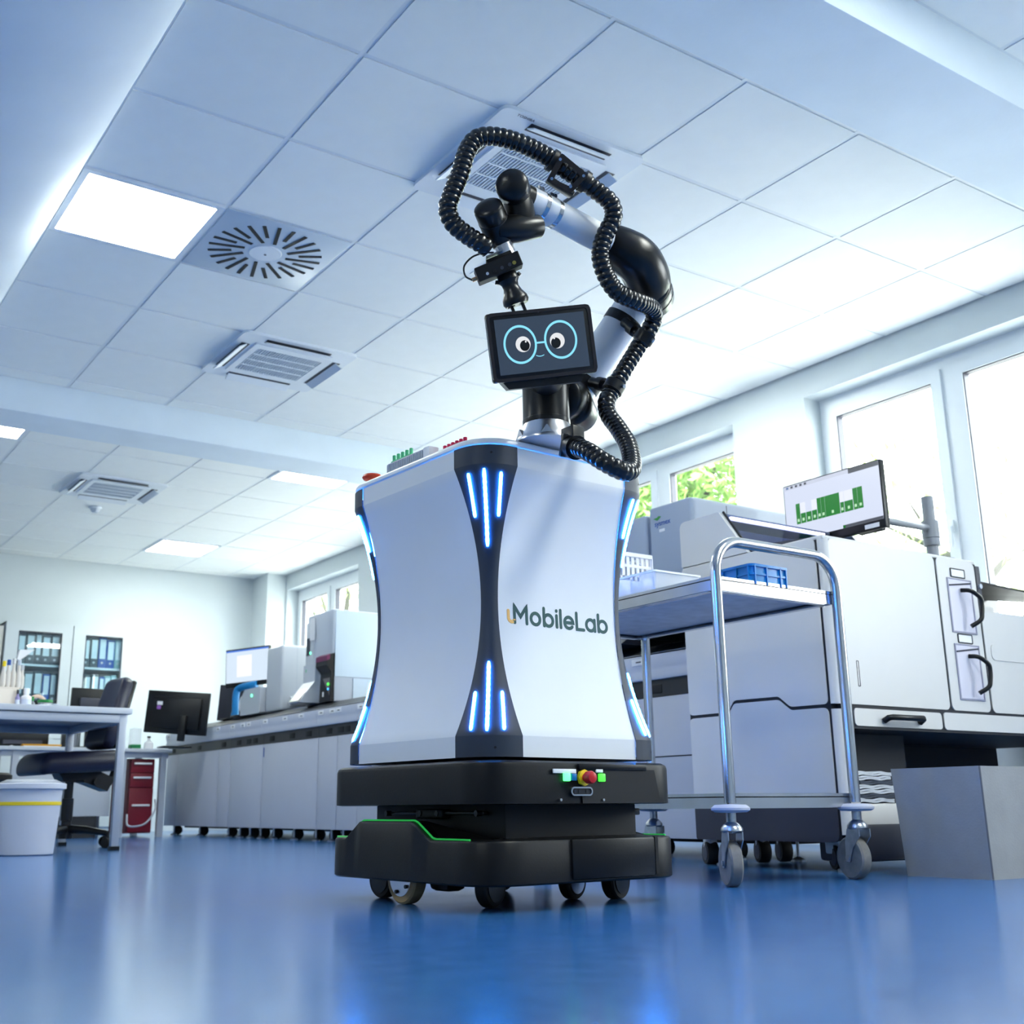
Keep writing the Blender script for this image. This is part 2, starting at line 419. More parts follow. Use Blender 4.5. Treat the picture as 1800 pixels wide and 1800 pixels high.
cx, cy = cell(1, 3, 0)
t = thing('swirl_diffuser', 'square ceiling air diffuser with a ring of black radial slots', 'air vent', (cx, cy, ZC))
part('face_plate', MB().box((0, 0, -.003), (.605, .605, .01), .002), mat('vent_plate', (196, 208, 220), .3), t)
NS = 24
for k in range(NS):
    a = 2*math.pi*(k+.5)/NS; ri = .10 if k % 2 == 0 else .155
    mt_ = Matrix.Rotation(a+.12, 4, 'Z')
    part('slot', MB().box(((ri+.265)/2, .03, -.009), (.265-ri, .017, .004), 0, mtx=mt_), M_blkm, t, 0)
part('hub', MB().lathe([(.004, -.014), (.075, -.012), (.08, -.008)], n=32), M_acw, t)
part('screw', MB().cyl((0, 0, -.018), (0, 0, -.013), .006, n=10), M_steel, t)

def cassette(cx, cy, label, brand=False):
    t = thing('ceiling_cassette', label, 'air conditioner', (cx, cy, ZC), group='ceiling air conditioning cassettes')
    fr = MB(); fr.frame(rrect(.70, .70, .03, 3), rrect(.44, .44, .01, 3), -.018, -.002)
    part('fascia', fr, M_acw, t)
    part('grille_back', MB().box((0, 0, -.012), (.45, .45, .01)), mat('grille_shadow', (84, 92, 106), .6), t, 0)  # plain grey plate behind the slats
    g = part('grille_frame', MB().frame(rrect(.475, .475, .012, 3), rrect(.40, .36, .01, 3), -.026, -.012), M_acw, t)
    for k in range(26):
        x = -.19+.38*k/25
        part('grille_bar', MB().box((x, 0, -.020), (.0085, .36, .008)), M_acg, g, 0)
    for y in (-.09, 0, .09): part('cross_bar', MB().box((0, y, -.022), (.39, .009, .009)), M_acw, g, 0)
    for k in range(4):
        mt_ = Matrix.Rotation(R_(90*k), 4, 'Z')
        part('outlet', MB().box((0, -.285, -.017), (.40, .05, .004), mtx=mt_), M_char, t, 0)
        v = MB()
        m2 = mt_ @ Matrix.Translation((0, -.300, -.034)) @ Matrix.Rotation(R_(28), 4, 'X')
        v.box((0, 0, 0), (.40, .052, .006), .002, 1, mtx=m2)
        part('louvre', v, M_acw, t)
    if brand:
        text_mesh('brand_lettering', 'TOSHIBA', .02, M_char, t, Matrix.Translation((-.24, -.328, -.0185)) @ Matrix.Rotation(R_(180), 4, 'X'))
    return t
cx, cy = cell(2, 1, 0); cassette(cx, cy, 'ceiling air conditioner cassette behind the robot arm, nearest of the three', True)
cx, cy = cell(2, 5, 0); cassette(cx, cy, 'ceiling air conditioner cassette left of centre in front of the far beam')
cx, cy = cell(2, 2, 1); cassette(cx, cy, 'small looking ceiling air conditioner cassette beyond the far beam')
t = thing('smoke_detector', 'small white smoke detector on the ceiling below the farthest air conditioner', 'smoke detector', (2.60, 9.885, ZC-.005))
part('detector_base', MB().lathe([(.055, 0), (.055, -.012), (.045, -.018)], n=20), M_acw, t)
part('detector_head', MB().lathe([(.042, -.016), (.036, -.035), (.02, -.05), (.004, -.052)], n=20), M_labg, t)

# ------------------------------------------------------------------ the mobile robot
RC = Vector((1.431, 2.120, 0)); RTH = R_(3.5)
rob = thing('mobile_robot', 'white hourglass-bodied mobile lab robot with black arm, tablet face and blue light strips', 'robot', RC, RTH)
RINV = (Matrix.Translation(RC) @ Matrix.Rotation(RTH, 4, 'Z')).inverted()
def L(p): return RINV @ Vector(p)
def lp(x, y, D): return L(pd(x, y, D))
def lplane(x, y, yl):
    """pixel -> point on the robot-local plane y = yl"""
    o = L(O_); d = (RINV.to_3x3() @ ray(x, y)); return o+d*((yl-o.y)/d.y)
RW, RL = .565, .63
ZB0, ZB1, ZT0, ZT1 = .327, .374, 1.003, 1.05
ZM = (ZB1+ZT0)/2; ZH = (ZT0-ZB1)/2; DI = .068; R1, R0 = .106, .026
def inset(z): 
    if z <= ZB1 or z >= ZT0: return 0.0
    return DI*(1-((z-ZM)/ZH)**2)
def prad(z):
    if z <= ZB1 or z >= ZT0: return R1
    return R0+(R1-R0)*((z-ZM)/ZH)**2
ZS = [ZB0, ZB1-.0005]+[ZB1+(ZT0-ZB1)*k/28 for k in range(29)]+[ZT0+.0005, ZT1]
CORN = {0: (0, 0, 1, 1), 1: (RW, 0, -1, 1), 2: (RW, RL, -1, -1), 3: (0, RL, 1, -1)}
def corner_pt(c, t, z, off=0.0):
    """t 0..1 along the corner arc from the y-side to the x-side"""
    x0, y0, sx, sy = CORN[c]; d = inset(z); r = prad(z); a = t*math.pi/2
    k = .86                                            # flatter than a true quarter circle
    px_ = r-(r+off)*(math.cos(a)**k if math.cos(a) > 0 else 0); py_ = r-(r+off)*(math.sin(a)**k if math.sin(a) > 0 else 0)
    if t <= 0: px_, py_ = -off, r
    if t >= 1: px_, py_ = r, -off
    return Vector((x0+sx*(d+px_), y0+sy*(d+py_), z))
def surf(fn, us, zs):
    mb = MB(); nu = len(us)
    mb.add([fn(u, z) for z in zs for u in us], [[j*nu+i, j*nu+i+1, (j+1)*nu+i+1, (j+1)*nu+i] for j in range(len(zs)-1) for i in range(nu-1)])
    return mb
def led_strip(c, t0, z0, t1, z1, wd_=.0040, n=24):
    pts = []
    for k in range(n+1):
        q = k/n; pts.append(corner_pt(c, t0+(t1-t0)*q, z0+(z1-z0)*q, .0035))
    bead = 1.0 if abs(t0-.5) > .01 else 1.12
    return MB().tube(pts, lambda i: wd_*(bead if i % 2 == 0 else .92) if 0 < i < n else wd_*.6, 8)
M_blueled = emit('blue_white_led', (40, 132, 255), 62.0)
M_pl = M_pillar
for c in range(4):
    us = [k/12 for k in range(13)]
    p = part('corner_pillar', surf(lambda u, z: corner_pt(c, u, z, .0025), us, ZS), M_pl, rob, 50, 'slate grey waisted corner pillar with light strips')
    for (a, z0, b_, z1) in ((.5, .992, .5, .815), (.22, .985, .17, .885), (.78, .985, .83, .885), (.5, .543, .5, .384), (.17, .474, .24, .386), (.83, .474, .76, .386)):
        part('light_strip', led_strip(c, a, z0, b_, z1), M_blueled, p, label='glowing blue-white light strip')
    for z in (1.03, .347):
        q = corner_pt(c, .62, z, .003); part('screw', MB().cyl(q-Vector((0, 0, 0)), q+(q-Vector((RW/2, RL/2, z))).normalized()*.001, .003, n=8), M_blk, p)
def side_pt(c0, c1):
    def f(u, z):
        a = corner_pt(c0, 1 if c0 in (0, 2) and c1 in (1, 3) and CORN[c0][1] == CORN[c1][1] else 0, z)
        b = corner_pt(c1, 1 if CORN[c0][1] == CORN[c1][1] else 0, z)
        return a+(b-a)*u
    return f
for nm, c0, c1 in (('front_panel', 0, 1), ('right_panel', 1, 2), ('rear_panel', 3, 2), ('left_panel', 0, 3)):
    part('body_panel', surf(side_pt(c0, c1), [0, .5, 1], ZS), M_body, rob, 30)
# closed core so no light leaks through, and the top cover
part('body_floor', MB().prism(rrect(RW-.02, RL-.02, .08, 5, RW/2, RL/2), ZB0+.001, ZB0+.006), M_blk, rob)
tc_ = MB()
lay = [(-.002, ZT1), (.003, ZT1+.004), (.003, ZT1+.012), (-.002, ZT1+.018), (-.012, ZT1+.021)]
n_ = None; vs_ = []; fs_ = []
for off, z in lay:
    o = rrect(RW+2*off, RL+2*off, .10+off, 10, RW/2, RL/2); n_ = len(o); vs_ += [(a, b, z) for a, b in o]
for j in range(len(lay)-1):
    for k in range(n_): fs_.append([j*n_+k, j*n_+(k+1) % n_, (j+1)*n_+(k+1) % n_, (j+1)*n_+k])
fs_.append([(len(lay)-1)*n_+k for k in range(n_)]); fs_.append(list(range(n_-1, -1, -1)))
tc_.add(vs_, fs_); part('top_cover', tc_, M_white, rob, 40)
ZTOP = ZT1+.021

# upper base module with control niche
up = MB(); o = rrect(RW+.035, RL+.05, .085, 8, RW/2, RL/2)
vs_, fs_ = [], []
LAY = [(-.014, .224), (0, .226), (0, .306), (-.003, .314), (-.012, .319), (-.03, .320)]
for off, z in LAY: vs_ += [(a, b, z) for a, b in rrect(RW+.045+2*off, RL+.055+2*off, .09+off, 8, RW/2, RL/2)]
n_ = len(vs_)//len(LAY)
for j in range(len(LAY)-1):
    for k in range(n_): fs_.append([j*n_+k, j*n_+(k+1) % n_, (j+1)*n_+(k+1) % n_, (j+1)*n_+k])
fs_.append([(len(LAY)-1)*n_+k for k in range(n_)]); fs_.append(list(range(n_-1, -1, -1)))
up.add(vs_, fs_); part('base_upper_shell', up, M_base, rob, 40)
YF = -.0275
nic = [(.255, .226), (.505, .226), (.488, .302), (.25, .302)]
cp = part('control_panel', MB().prism(nic, YF-.003, YF+.004, lambda u, v, t: (u, t, v)), M_blkm, rob, 0, 'black control panel with buttons')
part('panel_lip', MB().b2((.245, YF-.006, .300), (.46, YF+.002, .314), .002), M_base, cp)
def onp(x, y): q = lplane(x, y, YF-.004); return q.x, q.z
for nm, (x0, y0_, x1, y1_), mt_ in (('info_label', (972, 1352, 1012, 1359), M_paper), ('info_label', (1047, 1352, 1059, 1358), M_paper),
        ('blue_button', (1004, 1360, 1013, 1372), M_blue)):
    a = onp(x0, y1_); b = onp(x1, y0_); part(nm, MB().b2((a[0], YF-.006, a[1]), (b[0], YF-.002, b[1]), .001), mt_, cp)
M_gl = emit('green_button_light', (70, 255, 110), 1.6); M_gl2 = emit('green_button_dim', (60, 220, 50), 0.9)
for (x0, y0_, x1, y1_), mt_ in (((990, 1359, 1001, 1373), M_gl), ((1052, 1360, 1062, 1374), M_gl2)):
    a = onp(x0, y1_); b = onp(x1, y0_); part('green_button', MB().b2((a[0], YF-.009, a[1]), (b[0], YF-.002, b[1]), .002), mt_, cp)
ex, ez = onp(1026, 1367)
part('emergency_collar', MB().cyl((ex, YF-.001, ez), (ex, YF-.009, ez), .0185, n=8), M_yel, cp)
part('emergency_stop', MB().lathe([(.009, 0), (.009, .008), (.014, .012), (.0145, .024), (.012, .029), (.004, .031)], (ex, YF-.006, ez), (0, -1, 0), 20), M_red, cp)
sx_, sz_ = onp(1022, 1391)
part('sensor_frame', MB().frame(rrect(.066, .020, .0095, 5, sx_, sz_), rrect(.058, .013, .006, 5, sx_, sz_), YF-.007, YF-.002, lambda u, v, t: (u, t, v)), M_steel, cp)
part('sensor_window', MB().prism(rrect(.058, .013, .006, 5, sx_, sz_), YF-.005, YF-.003, lambda u, v, t: (u, t, v)), M_blk, cp)
for dx in (-.02, -.006, .016): part('sensor_lens', MB().cyl((sx_+dx, YF-.006, sz_), (sx_+dx, YF-.004, sz_), .004, n=12), M_seam, cp)
for x_ in (986, 1061):
    q = onp(x_, 1406); part('screw', MB().cyl((q[0], YF-.006, q[1]), (q[0], YF-.002, q[1]), .003, n=10), M_alu, cp)
# recess between the two shells
part('base_core', MB().b2((.09, .045, .10), (RW-.07, RL-.05, .226), .004), M_blkm, rob)
rail = MB(); rail.b2((.07, .10, .203), (.086, .50, .210), .002)
rl = part('side_rail', rail, M_blk, rob)
part('side_latch', MB().b2((.062, .25, .194), (.09, .36, .216), .004), M_base, rl)
for y_ in (.115, .27, .34, .49): part('bolt', MB().cyl((.06, y_, .206), (.075, y_, .206), .007, n=10), M_blk, rl)
part('side_rail', MB().b2((RW-.068, .07, .198), (RW-.03, .12, .214), .003), M_blk, rob)
# lower skirt with raised flanks
sk = MB(); oo = []
base_out = rrect(RW+.05, RL+.06, .095, 8, RW/2, RL/2)
def dens(o):
    q = []
    for i in range(len(o)):
        a, b = o[i], o[(i+1) % len(o)]; d = math.hypot(b[0]-a[0], b[1]-a[1]); n = max(1, int(d/.02))
        q += [(a[0]+(b[0]-a[0])*k/n, a[1]+(b[1]-a[1])*k/n) for k in range(n)]
    return q
bo = dens(base_out)
def ss(e0, e1, x): t = max(0, min(1, (x-e0)/(e1-e0))); return t
def topz(x, y):
    s_ = 1 if (x < .06 or x > RW-.06) else 0
    b = ss(.175, .245, y)*(1-ss(.48, .545, y))
    return .150+.040*b*s_
vs_, fs_ = [], []; n_ = len(bo)
for kk, (off, zz) in enumerate(((-.006, .055), (0, .059), (0, None), (-.004, None), (-.016, None), (-.05, None))):
    for x, y in bo:
        cxx, cyy = RW/2, RL/2; vx, vy = x-cxx, y-cyy; l = math.hypot(vx, vy)
        x2, y2 = x+vx/l*off, y+vy/l*off
        z = zz if zz is not None else topz(x, y)-(.007 if kk == 2 else .002 if kk == 3 else 0)
        vs_.append((x2, y2, z))
for j in range(5):
    for k in range(n_): fs_.append([j*n_+k, j*n_+(k+1) % n_, (j+1)*n_+(k+1) % n_, (j+1)*n_+k])
fs_.append([5*n_+k for k in range(n_)]); fs_.append(list(range(n_-1, -1, -1)))
sk.add(vs_, fs_); skirt = part('base_skirt', sk, M_base, rob, 40)
M_gline = emit('green_status_light', (30, 150, 60), 0.30)
gp = []
for k in range(41):
    y = .60-.56*k/40; gp.append((-.012, y, topz(0, y)+.0005))
part('status_light', MB().tube(gp, .0024, 6), M_gline, skirt)
part('status_light', MB().tube([(RW+.012-.0, y_, topz(RW, y_)+.0005) for y_ in [.03+.5*k/30 for k in range(31)]], .0024, 6), M_gline, skirt)
part('skirt_insert', MB().b2((.215, -.036, .062), (.475, -.022, .150), .006), M_base, skirt)
part('skirt_slot', MB().b2((.476, -.034, .066), (.486, -.025, .150), 0), M_blkm, skirt)
def rwheel(c, r, w_, ax, mt_, hub, lab=None):
    ax = Vector(ax).normalized(); c = Vector(c)
    wlo = part('wheel', MB().lathe([(r*.6, -w_/2), (r*.93, -w_/2), (r, -w_/2+.004), (r, w_/2-.004), (r*.93, w_/2), (r*.6, w_/2)], c, ax, 32), mt_, rob, label=lab)
    part('hub', MB().lathe([(.004, -w_/2-.003), (r*.72, -w_/2-.002), (r*.72, w_/2+.002), (.004, w_/2+.003)], c, ax, 28), hub, wlo)
    return wlo
rwheel((.115, .135, .045), .045, .03, (.35, -1, 0), M_rubk, M_blk)
dw = rwheel((.035, .355, .062), .062, .035, (1, 0, 0), mat('drive_tyre', (150, 128, 92), .6), M_alu, 'bright metal drive wheel with brown tyre')
for a in range(5):
    q = Vector((.035-.021, .355+.036*math.cos(a*1.257), .062+.036*math.sin(a*1.257))); part('bolt', MB().cyl(q, q+Vector((-.004, 0, 0)), .0045, n=8), M_blk, dw)
rwheel((.10, .555, .045), .045, .03, (1, .1, 0), M_rubk, M_blk)
rwheel((.50, .13, .045), .045, .034, (.3, -1, 0), M_rubk, M_blk)
rwheel((.42, .20, .045), .045, .03, (.3, -1, 0), M_rubk, M_alu)
rwheel((.47, .55, .045), .045, .03, (1, .1, 0), M_rubk, M_blk)
part('axle_bracket', MB().b2((.07, .24, .03), (.13, .32, .10), .015), M_blk, rob)

# lettering on the front panel
def logo():
    x0, x1 = lplane(905, 1090, DI-.002).x, lplane(1066, 1090, DI-.002).x
    zb = lplane(985, 1103, DI-.002).z
    ST = {'M': [[(0, 0), (0, .78), (.36, .30), (.72, .78), (.72, 0)]],
          'o': 'o', 'b': [[(0, 0), (0, .82)]], 'i': [[(0, 0), (0, .54)]], 'l': [[(0, 0), (0, .82)]],
          'L': [[(0, .78), (0, 0), (.44, 0)]], 'e': 'e', 'a': 'a'}
    def arc(cx_, cy_, r, a0, a1, n=20): return [(cx_+r*math.cos(R_(a0+(a1-a0)*k/n)), cy_+r*math.sin(R_(a0+(a1-a0)*k/n))) for k in range(n+1)]
    adv = 0.0; items = []
    r = .27
    for ch in 'MobileLab':
        if ch == 'M': items += [(ch, [(adv+u, v) for u, v in s_]) for s_ in ST['M']]; adv += .72+.26
        elif ch == 'o': items.append((ch, [(adv+r+u, r+v) for u, v in arc(0, 0, r, 0, 360)])); adv += 2*r+.25
        elif ch == 'b': items += [(ch, [(adv, 0), (adv, .82)]), (ch, [(adv+r+u, r+v) for u, v in arc(0, 0, r, 0, 360)])]; adv += 2*r+.24
        elif ch == 'i': items += [(ch, [(adv, 0), (adv, .54)]), (ch, [(adv, .76), (adv, .775)])]; adv += .25
        elif ch == 'l': items.append((ch, [(adv, 0), (adv, .82)])); adv += .24
        elif ch == 'e': items.append((ch, [(adv+.01, r)]+[(adv+r+u, r+v) for u, v in arc(0, 0, r, 0, 315)][0:0]+[(adv+2*r-.01, r)]+[(adv+r+u, r+v) for u, v in arc(0, 0, r, 0, 318)])); adv += 2*r+.23
        elif ch == 'L': items.append((ch, [(adv, .78), (adv, 0), (adv+.44, 0)])); adv += .44+.18
        elif ch == 'a': items += [(ch, [(adv+r+u, r+v) for u, v in arc(0, 0, r, 0, 360)]), (ch, [(adv+2*r, .54), (adv+2*r, 0)])]; adv += 2*r+.25
    tot = adv-.25; sc = (x1-x0)/tot
    def place(u, v):
        z = zb+v*sc; return Vector((x0+u*sc, inset(z)-.0008, z))
    tg_ = mat('logo_green', (20, 74, 72), .5); to_ = mat('logo_orange', (240, 186, 104), .5)
    root = None
    for ch, pl in items:
        dense = []
        for a, b in zip(pl[:-1], pl[1:]):
            n = max(1, int(math.hypot(b[0]-a[0], b[1]-a[1])/.12)); dense += [(a[0]+(b[0]-a[0])*k/n, a[1]+(b[1]-a[1])*k/n) for k in range(n)]
        dense.append(pl[-1])
        mb = stroke(dense, .078, place); o = part('logo_letter', mb, tg_, rob if root is None else root, 0, 'dark green MobileLab lettering' if root is None else None)
        root = root or o
    u_ = [(-.36, .52), (-.36, .22)]+[(-.18+u, .2+v) for u, v in arc(0, 0, .18, 180, 300)]+[(-.02, .12)]
    part('logo_swoosh', stroke(u_, .078, place), to_, root, 0, 'orange u mark')
def stroke(pl, hw, place, th=.0009):
    """flat ribbon with round ends along a polyline, pressed on a surface"""
    mb = MB(); n = len(pl); Ls, Rs = [], []
    closed = math.hypot(pl[0][0]-pl[-1][0], pl[0][1]-pl[-1][1]) < 1e-4
    for i in range(n):
        p0 = Vector(pl[max(0, i-1)]) if not (closed and i == 0) else Vector(pl[-2]); p1 = Vector(pl[min(n-1, i+1)]) if not (closed and i == n-1) else Vector(pl[1])
        pc = Vector(pl[i]); d0 = (pc-p0).normalized() if (pc-p0).length > 1e-6 else (p1-pc).normalized(); d1 = (p1-pc).normalized() if (p1-pc).length > 1e-6 else d0
        tt = (d0+d1).normalized() if (d0+d1).length > 1e-6 else d1; nn = Vector((-tt.y, tt.x)); k = 1/max(.5, nn.dot(Vector((-d1.y, d1.x))))
        Ls.append(pc+nn*hw*k); Rs.append(pc-nn*hw*k)
    def quad(ps):
        fr = [place(*p) for p in ps]; m_ = len(fr)
        mb.add(fr+[q+Vector((0, th, 0)) for q in fr], [list(range(m_)), list(range(2*m_-1, m_-1, -1))]+[[k, (k+1) % m_, m_+(k+1) % m_, m_+k] for k in range(m_)])
    for i in range(n-1): quad([Ls[i], Ls[i+1], Rs[i+1], Rs[i]])
    if not closed:
        for p in (pl[0], pl[-1]): quad([(p[0]+hw*math.cos(2*math.pi*k/14), p[1]+hw*math.sin(2*math.pi*k/14)) for k in range(14)])
    return mb
logo()

# ---- arm (built in robot-local coordinates from measured joints)
def cap_tube(pts, r, n=24, e=.35, both=True):
    """tube with rounded ends"""
    P = [Vector(p) for p in pts]; d0 = (P[0]-P[1]).normalized(); d1 = (P[-1]-P[-2]).normalized()
    rr = r if isinstance(r, (list, tuple)) else [r]*len(P)
    pre, pr_, post, por = [], [], [], []
    for k in range(6):
        a = R_(90*k/6); 
        pre.append(P[0]+d0*rr[0]*e*math.cos(a)); pr_.append(max(1e-3, rr[0]*math.sin(a)))
        b = R_(90*(k+1)/6); post.append(P[-1]+d1*rr[-1]*e*math.sin(b)); por.append(max(1e-3, rr[-1]*math.cos(b)))
    al = pre+P+post; ra = pr_+list(rr)+por
    return MB().tube(al, lambda i: ra[i], n)
DB = 2.80
bc = lp(961, 760, DB); bx, by = bc.x, bc.y
zb_ = ZTOP
def zat(y_, x_=961): return lp(x_, y_, DB).z
z1_ = zat(748); z2_ = zat(672)
fl = part('arm_base_flange', MB().lathe([(.078, zb_), (.078, zb_+.006), (.071, zb_+.018), (.063, z1_-.012), (.060, z1_-.004), (.058, z1_)], (bx, by, 0), n=36), M_alu, rob, label='brushed aluminium tapered arm base')
for k in range(6):
    a = R_(60*k+20-90); q = Vector((bx+.070*math.cos(a), by+.070*math.sin(a), 0))
    tri = [(-.017, zb_+.004), (.017, zb_+.004), (.001, z1_-.02), (-.001, z1_-.02)]
    mtx_ = Matrix.Translation((bx, by, 0)) @ Matrix.Rotation(a, 4, 'Z')
    part('flange_gusset', MB().prism(tri, .050, .0765, lambda u, v, t: (t, u, v), mtx=mtx_), M_alu, fl, 0)
part('arm_base_column', MB().lathe([(.0575, z1_-.002), (.0585, z1_+.002), (.0585, z1_+.012), (.0575, z1_+.013), (.0575, z2_-.004), (.0595, z2_), (.0605, z2_+.018), (.058, z2_+.03), (.05, z2_+.04), (.03, z2_+.046)], (bx, by, 0), n=40), M_arm, rob, 40, 'glossy black arm base column')
DS = 2.93
sh = cap_tube([lp(985, 700, 2.86), lp(1003, 704, DS)], .057, e=.3); part('shoulder_joint', sh, M_arm, rob, 50)
part('shoulder_cap', cap_tube([lp(1004, 712, 2.90), lp(1018, 728, 2.99)], [.056, .050], e=.4), M_arm, rob, 50)
p0_, p1_ = lp(1001, 704, 3.00), lp(1120, 528, 3.02)
dv = (p1_-p0_).normalized()
part('lower_arm_collar', MB().cyl(p0_+dv*.03, p0_+dv*.068, .0520, .0500, 32), M_alu, rob)
part('lower_arm_tube', MB().cyl(p0_+dv*.066, p1_, .048, .048, 32), M_white, rob, label='white cylindrical lower arm')
part('shoulder_elbow', cap_tube([p0_-dv*.02, p0_+dv*.034], .0505, e=.5), M_arm, rob, 50)
# elbow : bent black housing
el = catmull([lp(1072, 429, 2.86), lp(1098, 442, 2.86), lp(1122, 460, 2.87), lp(1136, 486, 2.91), lp(1140, 510, 2.97)], 6)
er = [.0515+.0075*min(1, i/8) for i in range(len(el))]
part('elbow_housing', MB().tube(el, lambda i: er[i], 28), M_arm, rob, 60, 'large glossy black elbow joint')
q0, q1 = lp(1138, 500, 2.93), lp(1146, 524, 3.03); dq = (q1-q0).normalized()
ec = part('elbow_cap', cap_tube([q0, q1], .0585, e=.25), M_arm, rob, 50)
part('joint_ring', MB().cyl(q0+dq*.012, q0+dq*.015, .0592, n=32), M_seam, ec); part('joint_ring', MB().cyl(q0+dq*.062, q0+dq*.067, .0594, n=32), M_seam, ec)
part('elbow_lower_collar', MB().cyl(p1_-dv*.012, p1_+dv*.02, .0500, .051, 32), M_alu, rob)
# forearm
f0, f1 = lp(1074, 430, 2.85), lp(925, 350, 2.70); df = (f1-f0).normalized()
part('forearm_tube', MB().cyl(f0, f1-df*.004, .0372, .0345, 32), M_white, rob, label='white cylindrical forearm')
part('forearm_ring', MB().cyl(f0-df*.006, f0+df*.004, .0455, .043, 32), M_alu, rob)
for s_ in (.038, .078):
    cb = part('band_clamp', MB().cyl(f1-df*(s_+.011), f1-df*s_, .0362, .0360, 32), M_steel, rob, label='steel band clamp round the forearm')
    up_ = (L(pd(960, 300, 2.74))-L(pd(960, 340, 2.74))).normalized(); c_ = f1-df*(s_+.005)+up_*.040
    part('clamp_screw', MB().box((0, 0, 0), (.022, .014, .010), .002, mtx=basis(c_, df, up_)), M_galv, cb)
    part('clamp_bolt', MB().cyl(c_-df.cross(up_)*.012, c_+df.cross(up_)*.012, .0045, n=10), M_steel, cb)
# wrist
DWr = 2.66
part('wrist_joint', cap_tube([lp(900, 326, DWr-.04), lp(905, 338, DWr+.02)], .0385, e=.55), M_arm, rob, 60, 'round black wrist joint')
part('wrist_body', cap_tube([lp(904, 332, DWr+.03), lp(911, 362, DWr+.02), lp(917, 388, DWr+.02)], [.037, .036, .034], e=.5), M_arm, rob, 60)
part('wrist_neck', MB().cyl(lp(912, 343, DWr+.02), f1+df*.0, .032, .0345, 28), M_arm, rob)
part('wrist_link', cap_tube([lp(946, 398, DWr+.03), lp(908, 402, DWr), lp(876, 404, DWr-.005)], [.027, .033, .034], e=.25), M_arm, rob, 60)
a0_, a1_ = lp(858, 366, DWr-.04), lp(872, 400, DWr)
wc = part('wrist_cap', cap_tube([a0_, a0_+(a1_-a0_)*.55], .0345, e=.35), M_arm, rob, 50)
part('joint_ring', MB().cyl(a0_+(a1_-a0_)*.56, a0_+(a1_-a0_)*.62, .0350, n=28), M_seam, wc)
part('tool_joint', cap_tube([a0_+(a1_-a0_)*.6, lp(875, 408, DWr), lp(885, 430, DWr)], [.0345, .0340, .0255], e=.1), M_arm, rob, 50)
t0_, t1_ = lp(884, 428, DWr), lp(892, 450, DWr); dt_ = (t1_-t0_).normalized()
tf = part('tool_flange', MB().cyl(t0_, t1_, .0215, n=28), M_alu, rob, label='bright metal tool flange')
xr = (lp(920, 455, DWr)-lp(835, 490, DWr)).normalized()
part('connector', MB().box((0, 0, 0), (.010, .012, .010), .002, mtx=basis(lp(879, 436, DWr-.024), xr, dt_)), M_galv, tf)
mount = part('camera_bracket', MB().box((0, 0, 0), (.062, .012, .05), .002, mtx=basis(lp(877, 456, DWr), xr, dt_)), M_blkm, rob)
part('bracket_plate', MB().box((0, 0, 0), (.040, .002, .05), 0, mtx=basis(lp(868, 449, DWr-.004), xr, dt_)), M_galv, mount)
cmx = basis(lp(876, 472, DWr-.012), xr, dt_)
cmb = part('camera_box', MB().box((0, 0, 0), (.108, .034, .052), .0015, 1, mtx=cmx), M_blkm, rob, label='black rectangular camera on the tool')
for u, r_, mt_ in ((.036, .0045, mat('lens_amber', (150, 140, 70), .2)), (.025, .0042, M_char), (.006, .004, M_char), (-.03, .0035, M_labg), (-.012, .004, M_blk)):
    part('camera_lens', MB().cyl(cmx @ Vector((u, .006, .0255)), cmx @ Vector((u, .006, .0275)), r_, n=14, ), mt_, cmb)
    part('camera_lens', MB().cyl(cmx @ Vector((u, .006, -.0255)), cmx @ Vector((u, .006, -.0275)), r_, n=14), mt_, cmb)
q = cmx @ Vector((-.054, .002, 0)); part('cable_plug', MB().cyl(q, q-xr*.012, .005, n=10), mat('brass', (190, 150, 110), .3, 1.0), cmb)
cbl = catmull([q-xr*.012, lp(818, 485, DWr), lp(816, 468, DWr), lp(830, 452, DWr), lp(850, 445, DWr), lp(868, 444, DWr)], 8)
part('camera_cable', MB().tube(cbl, .0022, 8), M_blk, rob)
g0, g1 = lp(891, 484, DWr), lp(909, 536, DWr); dg = (g1-g0).normalized(); gl = (g1-g0).length
grip = part('gripper', MB().lathe([(.022, -.01), (.024, .005), (.026, .012), (.020, .020), (.0185, .030), (.0225, gl*.58), (.0295, gl*.76), (.031, gl*.90), (.027, gl)], g0, dg, 28), M_arm, rob, 40, 'black electric gripper')
gy = xr
for s_ in (-1, 1):
    gm = basis(g1+gy*.013*s_+dg*.010, gy, dg)
    part('gripper_finger', MB().box((0, 0, 0), (.007, .030, .016), .002, mtx=gm), M_blk, grip)
    part('gripper_jaw', MB().box((0, -.012, 0), (.018, .006, .02), .002, mtx=gm), M_blk, grip)
    part('fitting', MB().cyl(g0+gy*.024*s_+dg*.004, g0+gy*.028*s_+dg*.012, .006, n=10), M_blk, grip)
